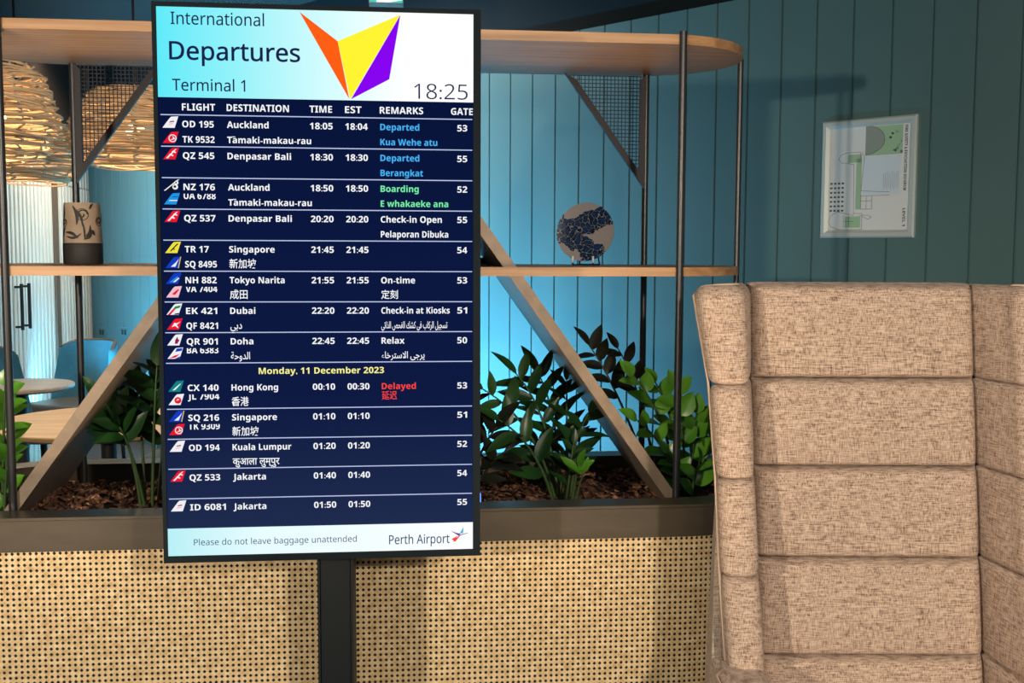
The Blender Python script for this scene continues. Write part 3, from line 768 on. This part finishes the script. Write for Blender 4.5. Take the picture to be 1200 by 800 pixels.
def tail_logo(kind, z, parent):
    """aeroplane tail fin with its airline's mark; z = foot of the fin"""
    base = {'od': 'white', 'tk': 'red', 'qz': 'red', 'nz': 'black', 'ua': 'sky', 'tr': 'yellow', 'sq': 'blue', 'nh': 'blue', 'va': 'pink', 'ek': 'white', 'qf': 'red', 'qr': 'white', 'ba': 'white', 'cx': 'teal', 'jl': 'white'}[kind]
    used = [base]; b = bmesh.new()
    ox, H, Wd = -.308, .0228, .0312
    def T(pts, c, y=Y2):
        if c not in used: used.append(c)
        poly(b, [(ox + p[0] * Wd, z + p[1] * H) for p in pts], y, used.index(c))
    T([(0, 0), (.76, 0), (1, 1), (.56, .96), (.46, .84)], base)
    def disc(cx, cy, r, c, y): T([(cx + r * .75 * math.cos(2 * PI * k / 14), cy + r * math.sin(2 * PI * k / 14)) for k in range(14)], c, y)
    if kind == 'od': T([(.36, .22), (.66, .34), (.70, .44), (.44, .36)], 'pink', .0038); T([(.42, .46), (.74, .52), (.72, .62), (.48, .56)], 'maroon', .0038)
    elif kind == 'tk': disc(.62, .42, .34, 'white', .0038); disc(.62, .42, .26, 'red', .0034); T([(.44, .24), (.80, .36), (.60, .66), (.66, .42)], 'white', .003)
    elif kind == 'qz': T([(.18, .1), (.30, .08), (.86, .92), (.74, .86)], 'white', .0038); T([(.38, .40), (.62, .26), (.66, .36), (.46, .50)], 'white', .0034); T([(.54, .64), (.80, .54), (.82, .64), (.62, .74)], 'white', .0034)
    elif kind == 'nz': T([(0, 0), (.10, 0), (1, 1), (.86, .96)], 'white', .0038); disc(.72, .34, .24, 'white', .0034); disc(.70, .36, .11, 'black', .003); disc(.80, .70, .17, 'white', .0034); disc(.78, .70, .07, 'black', .003)
    elif kind == 'ua': T([(.30, .3), (.82, .3), (.84, .38), (.36, .38)], 'white', .0038); T([(.5, .62), (.88, .62), (.89, .68), (.55, .68)], 'blue', .0038)
    elif kind == 'tr': T([(.30, .18), (.38, .14), (.84, .80), (.76, .84)], 'black', .0038); T([(.44, .34), (.60, .26), (.62, .34), (.5, .44)], 'black', .0034)
    elif kind == 'sq': T([(.34, .12), (.62, .12), (.86, .84), (.66, .50)], 'white', .0038); T([(.78, 0), (.84, 0), (1, 1), (.94, .98)], 'gold', .0034)
    elif kind == 'nh': T([(.24, .16), (.36, .14), (.80, .6), (.7, .66)], 'sky', .0038); T([(.44, .16), (.58, .16), (.86, .5), (.8, .56)], 'white', .0034)
    elif kind == 'va': T([(.36, .3), (.56, .22), (.82, .66), (.76, .74)], 'red', .0038)
    elif kind == 'ek': T([(.08, .0), (.24, .0), (.66, .62), (.46, .58)], 'red', .0038); T([(.40, .46), (.84, .62), (.92, .84), (.56, .74)], 'green', .0034); T([(.46, .02), (.76, .02), (.8, .16), (.56, .12)], 'black', .0034)
    elif kind == 'qf': T([(.30, .22), (.60, .38), (.88, .72), (.62, .56), (.50, .62)], 'white', .0038); T([(.52, .36), (.70, .14), (.74, .2), (.62, .42)], 'white', .0034)
    elif kind == 'qr': T([(.48, .14), (.66, .16), (.72, .46), (.66, .78), (.52, .5)], 'maroon', .0038); T([(.70, .26), (.80, .5), (.72, .5)], 'maroon', .0034)
    elif kind == 'ba': T([(.10, .04), (.5, .1), (.80, .42), (.46, .30)], 'red', .0038); T([(.50, .62), (.90, .70), (.97, .94), (.60, .92)], 'blue', .0034); T([(.46, .0), (.76, 0), (.82, .22), (.66, .14)], 'blue', .0034)
    elif kind == 'cx': T([(.26, .12), (.44, .16), (.86, .78), (.66, .62)], 'white', .0038)
    elif kind == 'jl': disc(.60, .42, .30, 'red', .0038); T([(.5, .36), (.7, .5), (.58, .58)], 'white', .0034)
    o = obj('tail_logo', b, [TC[c] for c in used], parent, fix=False)
lines = bmesh.new()
z = .8905
CAP = .0127
for i, (f1, f2, clipd, d1_, d2_, t1_, t2_, r1, r2, rc, gt, tails) in enumerate(rows):
    if i == 8:
        quad(lines, W0 + .004, W1 - .002, z - .0008, z + .0012, Y2)
        txt('date_line', E_YEL, sc, 'Monday, 11 December 2023', -.128, z - .0228, CAP, .125)
        z -= .0322
    else:
        quad(lines, W0 + .004, W1 - .002, z - .0008, z + .0012, Y2)
    za, zb_ = z - .0240, z - .0540
    b = bmesh.new(); quad(b, W0 + .004, W1 - .002, z - .0595, z - .0015, Y1); row = obj('flight_row', b, E_NAVY, sc, fix=False)
    txt('flight_number', E_WHITE, row, f1, -.2695, za, CAP, -.2695 + .0102 * len(f1) - (.004 if len(f1) < 6 else 0))
    if f2: txt('flight_number', E_WHITE, row, f2, -.2695, zb_ + (.0125 if clipd else 0), CAP, -.2695 + .0089 * len(f2), clip=.80 if clipd else None)
    txt('destination_name', E_WHITE, row, d1_, -.1827, za, CAP, -.1827 + WIDTH[d1_])
    if d2_:
        b = bmesh.new(); lat = ord(d2_[0]) < 0x900
        text(b, d2_.replace('ā', 'a'), -.1827, zb_, CAP * (1.0 if lat else 1.15), -.1827 + WIDTH[d2_], .0 if lat else .012)
        if 'ā' in d2_: quad(b, -.1735, -.1668, zb_ + .0117, zb_ + .0131, .0035)
        obj('destination_name', b, E_WHITE, row, fix=False)
    txt('scheduled_time', E_WHITE, row, t1_, -.0199, za, CAP, .0254); txt('estimated_time', E_WHITE, row, t2_, .0505, za, CAP, .0952); txt('gate_number', E_WHITE, row, gt, .2759, za, CAP, .2962)
    if r1:
        txt('remark', rc, row, r1, .1203, za, CAP, .1203 + WIDTH[r1]); txt('remark', rc, row, r2, .1203, zb_ + (.010 if i == 8 else 0), CAP * (1.0 if ord(r2[0]) < 0x500 else 1.1), .1203 + WIDTH[r2], .0 if ord(r2[0]) < 0x500 else .012)
    for j, k in enumerate(tails): tail_logo(k, z - .0255 - j * (.0300 if not clipd else .0270), row)
    z -= RP_ if i < 8 else .0614
    if i == 8: z = .8905 - 8 * RP_ - .0322 - RP_ + .0006
obj('divider_lines', lines, E_LINE, sc, fix=False)

# ------------------------------------------------------------------ wing chair
CH_ROT = -.1084
ch = thing('wing_chair', 'high-backed beige tweed wing chair with horizontal stitched channels, right of the planter', 'armchair', (1.0335, 2.36, 0), CH_ROT)
ZSEAM = [1.4237, 1.2161, 1.026, .8313, .6258, .42]
HW, TR = .24, .1693
def yb(z): return -(1.4237 - z) * TR
def bulge(z, p=2.6):
    for a, c in zip(ZSEAM, ZSEAM[1:]):
        if c <= z <= a:
            t = (z - c) / (a - c); return .10 * (1 - abs(2 * t - 1) ** 2) + .90 * (1 - abs(2 * t - 1) ** 26)
    return 0.0
def zlevels(z0, z1, per=12):
    out = set()
    for a, c in zip(ZSEAM, ZSEAM[1:]):
        for i in range(per + 1):
            t = i / per; t = .5 - .5 * math.cos(PI * t)
            zz = c + (a - c) * t
            if z0 - 1e-6 <= zz <= z1 + 1e-6: out.add(round(zz, 5))
        for e in (.0012, .003, .006, .010):
            for zz in (a - e, c + e):
                if z0 <= zz <= z1: out.add(round(zz, 5))
    return sorted(out)
# back: channels padded forward
b = bmesh.new()
zl = zlevels(.42, 1.4237)
NXC = 40; cols = []
for i in range(NXC + 1):
    u = -1 + 2 * i / NXC; u = math.copysign(1 - (1 - abs(u)) ** 1.6, u); x = u * (HW + .006)
    ex = 1 - abs(u) ** 30
    col = []
    for z_ in zl:
        bl = bulge(z_)
        y_ = yb(z_) + .036 - .044 * bl * ex 
        zz = z_
        if z_ > 1.385: pass
        col.append((x, y_, zz))
    ztop = zl[-1]
    # rounded crown
    for t in (.25, .5, .75, 1.0): col.append((x, yb(ztop) + .036 + .03 * t, ztop + .003 * ex))
    col.append((x, yb(ztop) + .095, ztop - .01)); col.append((x, yb(.42) + .095, .42))
    cols.append([b.verts.new(p) for p in col])
for a, c in zip(cols, cols[1:]):
    for k in range(len(a)):
        k2 = (k + 1) % len(a); b.faces.new((a[k], c[k], c[k2], a[k2]))
b.faces.new(cols[0]); b.faces.new(cols[-1][::-1])
autosmooth(obj('backrest', b, FAB, ch), 55)
# wings
tabz = [(1.44, -.118, -.280, -.386), (1.405, -.123, -.279, -.388), (1.217, -.165, -.277, -.361), (1.026, -.207, -.272, -.351), (.829, -.251, -.267, -.346), (.657, -.290, -.261, -.338), (.42, -.34, -.255, -.335)]
def wint(z):
    for a, c in zip(tabz, tabz[1:]):
        if c[0] <= z <= a[0]:
            t = (z - c[0]) / (a[0] - c[0]); return [c[i] + (a[i] - c[i]) * t for i in range(1, 4)]
    return list(tabz[-1][1:])
def wing(sx):
    b = bmesh.new(); rings = []
    zs = [q for q in zlevels(.44, 1.4237)]
    zs = [q for q in zs if q < 1.395] + [1.40, 1.408, 1.415, 1.420, 1.4237]
    for z_ in zs:
        yf, xi, xo = wint(z_)
        bl = bulge(z_) if z_ < 1.3 else max(bulge(min(z_, 1.32)), 0)
        top = max(0.0, (z_ - 1.395) / (1.4237 - 1.395)); sh = .026 * (1 - math.sqrt(max(0, 1 - top * top)))
        g = .016 * (1 - bl) + sh
        r = (xi - xo) / 2
        pts = []
        # inner face from the back corner forward
        xb = -HW - .006
        for t in (0, .2, .4, .6, .8):
            y0 = yb(z_) + .03; y1 = yf + r
            pu = math.sin(PI * t) * .006 * bl
            pts.append((xb + (xi - xb) * t ** .7 - g * .8 + pu, y0 + (y1 - y0) * t))
        for k in range(13):
            a = PI * k / 12
            ca, sa = math.cos(a), math.sin(a)
            ca = math.copysign(abs(ca) ** .72, ca); sa = abs(sa) ** .72
            pts.append(((xi + xo) / 2 + (r - g) * ca, yf + r - (r - g) * sa))
        sp = max(0, min(1, (z_ - .55) / .85)); xk = -(.338 - .066 * sp)
        for t in (.25, .6, 1.0):
            pts.append((xo + g + (xk - xo) * t, yf + r + (yb(z_) + .09 - yf - r) * t))
        pts.append((xb - .01, yb(z_) + .09 - sh))
        rings.append([b.verts.new((sx * -p[0], p[1], z_)) for p in pts])
    for a, c in zip(rings, rings[1:]):
        n_ = len(a)
        for k in range(n_): b.faces.new((a[k], a[(k + 1) % n_], c[(k + 1) % n_], c[k]))
    b.faces.new(rings[0]); b.faces.new(rings[-1])
    w = autosmooth(obj('wing', b, FAB, ch), 55)
    # piping along the outer edge
    b = bmesh.new()
    pl = []
    for z_ in [.66 + (1.40 - .66) * i / 24 for i in range(25)]:
        yf, xi, xo = wint(z_); pl.append((sx * -(xo - .001), yf + (xi - xo) / 2 + .004, z_))
    yf, xi, xo = wint(1.40); r = (xi - xo) / 2
    for k in range(1, 9):
        a = PI * k / 8; pl.append((sx * -((xi + xo) / 2 - (r - .012) * math.cos(a) * (1 - .0)), yf + r - (r - .02) * math.sin(a) * .6, 1.412 + .0135 * math.sin(a * .5 + .4)))
    tube(b, pl, .0025, 8); obj('piping', b, PIPING, w, True)
wing(-1); wing(1)
# smooth outer shell
b = bmesh.new()
def shell(z_):
    y_ = yb(z_); r = .05
    sp = max(0, min(1, (z_ - .55) / .85)); e_ = .362 - .040 * sp; k_ = .350 - .062 * sp
    o_ = [(-e_, y_ - .06), (-k_, y_ + .08), (-k_ + .012, y_ + .112), (-k_ + .05, y_ + .128), (k_ - .05, y_ + .128), (k_ - .012, y_ + .112), (k_, y_ + .08), (e_, y_ - .06)]
    i_ = [(e_ - .02, y_ - .06), (k_ - .024, y_ + .075), (k_ - .04, y_ + .097), (-k_ + .04, y_ + .097), (-k_ + .024, y_ + .075), (-e_ + .02, y_ - .06)]
    return o_ + i_
rings = [[b.verts.new((p[0], p[1], z_)) for p in shell(z_)] for z_ in (.20, .5, .8, 1.1, 1.39, 1.405)]
for a, c in zip(rings, rings[1:]):
    for k in range(len(a)): b.faces.new((a[k], a[(k + 1) % len(a)], c[(k + 1) % len(a)], c[k]))
b.faces.new(rings[0]); b.faces.new(rings[-1])
autosmooth(obj('outer_shell', b, FABS, ch), 50)
for sx in (-1, 1):
    b = bmesh.new(); x0, x1 = sorted((sx * .365, sx * .262)); box(b, x0, x1, -.72, -.20, .16, .658, .022, 4); o = autosmooth(obj('armrest', b, FAB, ch), 50)
    b = bmesh.new(); pl = [(sx * .366, -.70, .64), (sx * .366, -.3, .648), (sx * .352, -.28, .656)]; tube(b, pl, .0035, 8); obj('piping', b, PIPING, o, True)
b = bmesh.new(); box(b, -.258, .258, -.70, yb(.42) + .02, .30, .455, .035, 4); autosmooth(obj('seat_cushion', b, FAB, ch), 50)
b = bmesh.new(); box(b, -.262, .262, -.69, -.05, .16, .30, .01, 2); obj('seat_base', b, FABS, ch)
for x, y in ((-.3, -.66), (.3, -.66), (-.28, -.12), (.28, -.12)):
    b = bmesh.new(); tube(b, [(x, y, 0), (x, y, .17)], lambda t: .014 + .01 * t, 12); obj('leg', b, BLACK, ch, True)

# ------------------------------------------------------------------ evacuation diagram on the wall
def wall_uv(px, py):
    a = (px - 600.0) / FPX; c = -(py - 400.0) / FPX
    d = Vector([CAM_R[0][i] * a + CAM_R[1][i] * c + CAM_R[2][i] for i in range(3)]); o = Vector((0, 0, EYE))
    k = (WALL_P0 + WN * .012 - o).dot(WN) / d.dot(WN); w = o + d * k
    return (w - WALL_P0).dot(WD), w.z
FA0, FA1, FZ0, FZ1 = 1.417 * 1.31, 1.699 * 1.31, EYE + .0325 * 1.31, EYE + .358 * 1.31
fw, fh = FA1 - FA0, FZ1 - FZ0
pc = wall_pt((FA0 + FA1) / 2, 0.0, FZ0)
fr = thing('evacuation_diagram', 'silver snap-framed evacuation diagram hanging on the dark teal wall above the chair', 'framed notice', pc, math.atan2(WD.y, WD.x))
SILV = mat('satin_aluminium', (.62, .72, .72), .32, .35)
b = bmesh.new(); w = .028
prf = [(0, .001), (0, .012), (.006, .018), (.018, .018), (w, .008), (w, .001)]
cor = [(-fw / 2, 0, 1, 1), (fw / 2, 0, -1, 1), (fw / 2, fh, -1, -1), (-fw / 2, fh, 1, -1)]
rg = [[b.verts.new((c[0] + c[2] * p[0], -p[1], c[1] + c[3] * p[0])) for p in prf] for c in cor]
for i in range(4):
    a, c = rg[i], rg[(i + 1) % 4]
    for k in range(len(prf)): b.faces.new((a[k], a[(k + 1) % len(prf)], c[(k + 1) % len(prf)], c[k]))
obj('frame', b, SILV, fr)
b = bmesh.new(); box(b, -fw / 2 + .02, fw / 2 - .02, -.006, -.001, .02, fh - .02); sheet = obj('paper_sheet', b, mat('paper', (.66, .72, .74), .35), fr)
IK, GRN, LB, GY = mat('print_ink', (.06, .08, .10), .6), mat('print_green', (.30, .50, .33), .6), mat('print_pale_blue', (.55, .68, .78), .6), mat('print_grey', (.24, .30, .28), .6)
b = bmesh.new()
iw, ih = fw - .06, fh - .06
def Q(u, v): return (-fw / 2 + .03 + u * iw, .03 + (1 - v) * ih)
def rct(u0, v0, u1, v1, mi, y=-.0064):
    (x0, z1), (x1, z0) = Q(u0, v0), Q(u1, v1); f = b.faces.new([b.verts.new(p) for p in ((x0, y, z0), (x1, y, z0), (x1, y, z1), (x0, y, z1))]); f.material_index = mi
def ln(pts, wd=.0012, mi=0, y=-.0070):
    for p, q in zip(pts, pts[1:]):
        p, q = Vector(Q(*p)), Vector(Q(*q)); d = (q - p).normalized(); nn = Vector((-d.y, d.x)) * wd / 2
        f = b.faces.new([b.verts.new((r_.x, y, r_.y)) for r_ in (p - nn, q - nn, q + nn, p + nn)]); f.material_index = mi
rct(.46, .00, .92, .28, 1); rct(.44, .29, .90, .66, 2)
ln([(.40, .30), (.40, .24), (.22, .24), (.14, .26), (.12, .30), (.16, .34), (.22, .34), (.32, .36), (.33, .82), (.33, .86)])
ln([(.42, .24), (.45, .29), (.42, .62), (.78, .64)]); ln([(.42, .67), (.78, .67)]); ln([(.42, .66), (.42, .80), (.56, .80), (.56, .67)]); ln([(.42, .72), (.56, .72)]); ln([(.49, .67), (.49, .80)])
ln([(.33, .86), (.12, .82), (.03, .86), (.00, .92), (.04, .97), (.14, 1.0), (.44, 1.0), (.44, .84), (.33, .84)]); ln([(.20, .86), (.20, .98)]); ln([(.27, .86), (.27, .98)]); ln([(.20, .92), (.33, .92)])
ln([(.40, .86), (.52, .86), (.56, .88), (.52, .90), (.44, .87)])
rct(.35, .30, .42, .80, 1, -.0063); rct(.22, .87, .42, .98, 1, -.0063); rct(.24, .26, .42, .34, 1, -.0063)
arc = [(.46 + .24 * math.cos(t), .13 + .14 * math.sin(t)) for t in [-PI / 2 + PI * i / 14 for i in range(15)]]
f = b.faces.new([b.verts.new((Q(*p)[0], -.0067, Q(*p)[1])) for p in arc]); f.material_index = 3
ln(arc, .0016)
for k in range(9): ln([(.70 + .022 * k, .46 - .01 * (k % 3)), (.70 + .022 * k, .62 - .02 * (k % 2))], .0008)
for k in range(4):
    for q in range(7): rct(.015 + .05 * k, .53 + .045 * q, .045 + .05 * k, .548 + .045 * q, 0)
rr_ = random.Random(2)
for k in range(10):
    u, v = rr_.uniform(.74, .9), rr_.uniform(.02, .26); rct(u, v, u + .03, v + .02, rr_.choice((0, 2, 3)))
text(b, 'FIRE SAFETY & EVACUATION DIAGRAM', Q(.945, .01)[0], Q(.945, .01)[1], .0105, Q(.945, .01)[0] + ih * .62, .02, -.0066, 0, None, -PI / 2, 0.0)
text(b, 'LEVEL 1', Q(.945, .80)[0], Q(.945, .80)[1], .010, Q(.945, .80)[0] + ih * .17, .01, -.0066, 0, None, -PI / 2, 0.0)
obj('floor_plan_print', b, [IK, GRN, LB, GY], sheet, fix=False)

# ------------------------------------------------------------------ exit sign over the screen (only its lower edge is in view)
xs = at(434, 3.5, 4.2); xe = at(470, 3.5, 4.2)
ex = thing('exit_sign', 'lit exit sign box hanging from the ceiling above the screen, only its bottom edge showing', 'sign', (xs.x, 4.2, xs.z))
b = bmesh.new(); box(b, -.006, .122, -.0, .30, .0, .17, .004); obj('housing', b, mat('sign_grey', (.25, .27, .27), .4), ex)
b = bmesh.new(); box(b, -.002, .118, -.004, -.0005, .003, .166); obj('lit_panel', b, em('sign_teal', srgb(70, 205, 190)), ex)
b = bmesh.new(); prism(b, [(.022, .003), (.07, .003), (.118, .012), (.118, .160), (.03, .160)], -.006, -.0042, 'XZ'); obj('white_field', b, em('sign_white', (.95, 1, .97)), ex)
b = bmesh.new(); tube(b, [(.06, .15, .17), (.06, .15, CEIL - xs.z)], .006, 8); obj('hanger', b, BLACK, ex)

# ------------------------------------------------------------------ woven pendant lamps
WICK = noise_mat('wicker', [(.3, (.50, .31, .16)), (.7, (.80, .62, .40))], (2, 2, 40), 6, 3, .7)
WICK2 = mat('pale_binding', (.55, .46, .34), .7)
def pendant(label, c, R, H, seed):
    r = random.Random(seed); t = thing('pendant_lamp', label, 'pendant lamp', c, 0, 'woven pendant lamps over the dining tables')
    b = bmesh.new(); nb = 26
    def prad(q): return R * (.30 + .70 * math.sin(PI * (.10 + .62 * q)) ** .75) if q < .72 else R * (.30 + .70 * math.sin(PI * (.10 + .62 * .72)) ** .75) * (1 - (q - .72) * .9)
    for i in range(nb):
        q = i / (nb - 1)
        for dup in range(2):
            rad = prad(q) * r.uniform(.96, 1.05); zz = -H * q + r.uniform(-.012, .012); w1, w2 = r.uniform(0, 6.3), r.uniform(.006, .016)
            pts = [((rad + w2 * math.sin(3 * 2 * PI * k / 40 + w1)) * math.cos(2 * PI * k / 40), (rad + w2 * math.sin(3 * 2 * PI * k / 40 + w1)) * math.sin(2 * PI * k / 40), zz + w2 * .8 * math.sin(2 * 2 * PI * k / 40 + w1)) for k in range(41)]
            tube(b, pts, r.uniform(.0035, .0062), 5, cap=False)
    obj('shade', b, WICK, t, True)
    b = bmesh.new()
    for k in range(12):
        a = 2 * PI * k / 12 + .2
        pts = []
        for i in range(40):
            q = i / 39; rad = prad(q) + .016 * math.cos(i * 2.2); aa = a + .018 * math.sin(i * 2.2) / max(.2, R)
            pts.append((rad * math.cos(aa), rad * math.sin(aa), -H * q))
        tube(b, pts, .0055, 5)
    obj('rib_binding', b, WICK2, t, True)
    b = bmesh.new(); tube(b, [(0, 0, -.1), (0, 0, CEIL - c[2])], .006, 8); obj('cord', b, BLACK, t, True)
    b = bmesh.new(); bmesh.ops.create_uvsphere(b, u_segments=16, v_segments=10, radius=.045, matrix=Matrix.Translation((0, 0, -H * .55))); obj('bulb', b, em('warm_bulb', (1.0, .72, .42), 9.0), t, True)
    l = bpy.data.lights.new('bulb_glow', 'POINT'); l.energy = 6; l.color = (1.0, .70, .42); l.shadow_soft_size = .05
    lo = bpy.data.objects.new('bulb_glow', l); COL.objects.link(lo); lo.location = (c[0], c[1], c[2] - H * .75)
    return t
pA = at(0, 76, 5.0); pendant('large woven basket pendant lamp nearest the left end of the shelf', (pA.x - .03, 5.0, pA.z), .25, .40, 1)
pB = at(20, 140, 6.3); pendant('woven basket pendant lamp hanging low behind the nearest one', (pB.x, 6.3, pB.z), .34, .33, 2)
pC = at(158, 106, 5.6); pendant('woven basket pendant lamp seen through the left wire mesh triangle', (pC.x, 5.6, pC.z), .30, .36, 3)

# ------------------------------------------------------------------ dining tables and chairs beyond
def table(label, x, y, r, z, tm, seed=0):
    t = thing('cafe_table', label, 'table', (x, y, 0), 0, 'round cafe tables beyond the divider')
    b = bmesh.new(); lathe(b, [(0, z - .028), (r - .02, z - .028), (r - .003, z - .02), (r, z - .012), (r, z - .004), (r - .004, z), (0, z)], 64); autosmooth(obj('tabletop', b, tm, t), 40)
    b = bmesh.new(); lathe(b, [(0, 0), (.22, 0), (.22, .012), (.05, .03), (.035, .06), (.032, z - .06), (.09, z - .029), (0, z - .0285)], 32); autosmooth(obj('pedestal', b, BLACK, t), 40)
    return t
table('small round greyish timber table beside the blue chair, at far left', -1.90, 5.85, .26, .80, GREYWOOD)
table('round light oak table behind the left leaning board', -1.24, 4.93, .47, .75, TABLEWOOD)
LEATH = noise_mat('teal_leather', [(.3, (.045, .16, .21)), (.7, (.06, .20, .26))], (1, 1, 1), 14, 3, .35, .05)
SEATM = noise_mat('brown_leather', [(.3, (.05, .042, .036)), (.7, (.075, .062, .052))], (1, 1, 1), 14, 3, .4, .05)
def dining_chair(label, x, y, rz, sc_=1.0):
    t = thing('dining_chair', label, 'chair', (x, y, 0), rz, 'dining chairs beyond the divider')
    t.scale = (sc_, sc_, sc_)
    b = bmesh.new(); nu, nv = 18, 12
    front, backv = [], []
    for i in range(nu + 1):
        u = -1 + 2 * i / nu; fr_, bk_ = [], []
        for j in range(nv + 1):
            v = j / nv
            hw = .255 - .035 * v; a = u * 1.15
            wx = hw * math.sin(a) / math.sin(1.15); dy = .19 * (math.cos(a) - math.cos(1.15)) / (1 - math.cos(1.15))
            zz = .44 + (.42 - .05 * abs(u) ** 6) * v
            yy = .03 + dy + .07 * v
            fr_.append(b.verts.new((wx * .93, yy - .035, zz))); bk_.append(b.verts.new((wx, yy, zz)))
        front.append(fr_); backv.append(bk_)
    for g in (front, backv):
        for i in range(nu):
            for j in range(nv): f = b.faces.new((g[i][j], g[i + 1][j], g[i + 1][j + 1], g[i][j + 1]))
    for i in range(nu):
        b.faces.new((front[i][nv], front[i + 1][nv], backv[i + 1][nv], backv[i][nv])); b.faces.new((front[i][0], backv[i][0], backv[i + 1][0], front[i + 1][0]))
    for j in range(nv):
        b.faces.new((front[0][j], front[0][j + 1], backv[0][j + 1], backv[0][j])); b.faces.new((front[nu][j], backv[nu][j], backv[nu][j + 1], front[nu][j + 1]))
    bo = autosmooth(obj('backrest', b, LEATH, t), 50)
    b = bmesh.new(); pl = [Vector(v.co) for v in []]
    pts = []
    for i in range(nu + 1):
        u = -1 + 2 * i / nu; a = u * 1.15; pts.append((.22 * math.sin(a) / math.sin(1.15) * .97, .03 + .19 * (math.cos(a) - math.cos(1.15)) / (1 - math.cos(1.15)) + .055, .86 - .05 * abs(u) ** 6))
    tube(b, pts, .013, 8); obj('top_piping', b, DARKBROWN, bo, True)
    b = bmesh.new(); box(b, -.24, .24, -.28, .19, .40, .48, .03, 4); autosmooth(obj('seat', b, SEATM, t), 50)
    for lx, ly in ((-.2, -.23), (.2, -.23), (-.2, .16), (.2, .16)):
        b = bmesh.new(); tube(b, [(lx * 1.1, ly * 1.1, 0), (lx, ly, .41)], lambda q: .011 + .006 * q, 10); obj('leg', b, BLACK, t, True)
    return t
dining_chair('teal leather dining chair with dark seat, back against the blue wall corner', -2.10, 7.60, math.radians(-26), 1.0)
dining_chair('teal leather dining chair cut off by the front left post', -2.12, 6.42, math.radians(84), 1.08)
dining_chair('teal chair on the far side of the light oak table, mostly hidden by the screen', -.98, 5.72, math.radians(-8))
# wall sockets on the blue wall
for px, lab in ((119, 'small wall socket low on the blue wall, left one of two'), (145, 'small wall socket low on the blue wall, right one of two')):
    a_, z_ = wall_uv(px, 389)
    w0 = wall_pt(a_, 0, z_)
    t = thing('wall_socket', lab, 'wall socket', w0, math.atan2(WD.y, WD.x))
    b = bmesh.new(); box(b, -.06, .06, -.01, -.0005, -.036, .036, .004, 2); obj('cover_plate', b, TEAL, t)
    b = bmesh.new(); box(b, -.04, -.01, -.013, -.0102, -.02, .02); box(b, .01, .04, -.013, -.0102, -.02, .02); obj('outlet', b, BLACK, t)
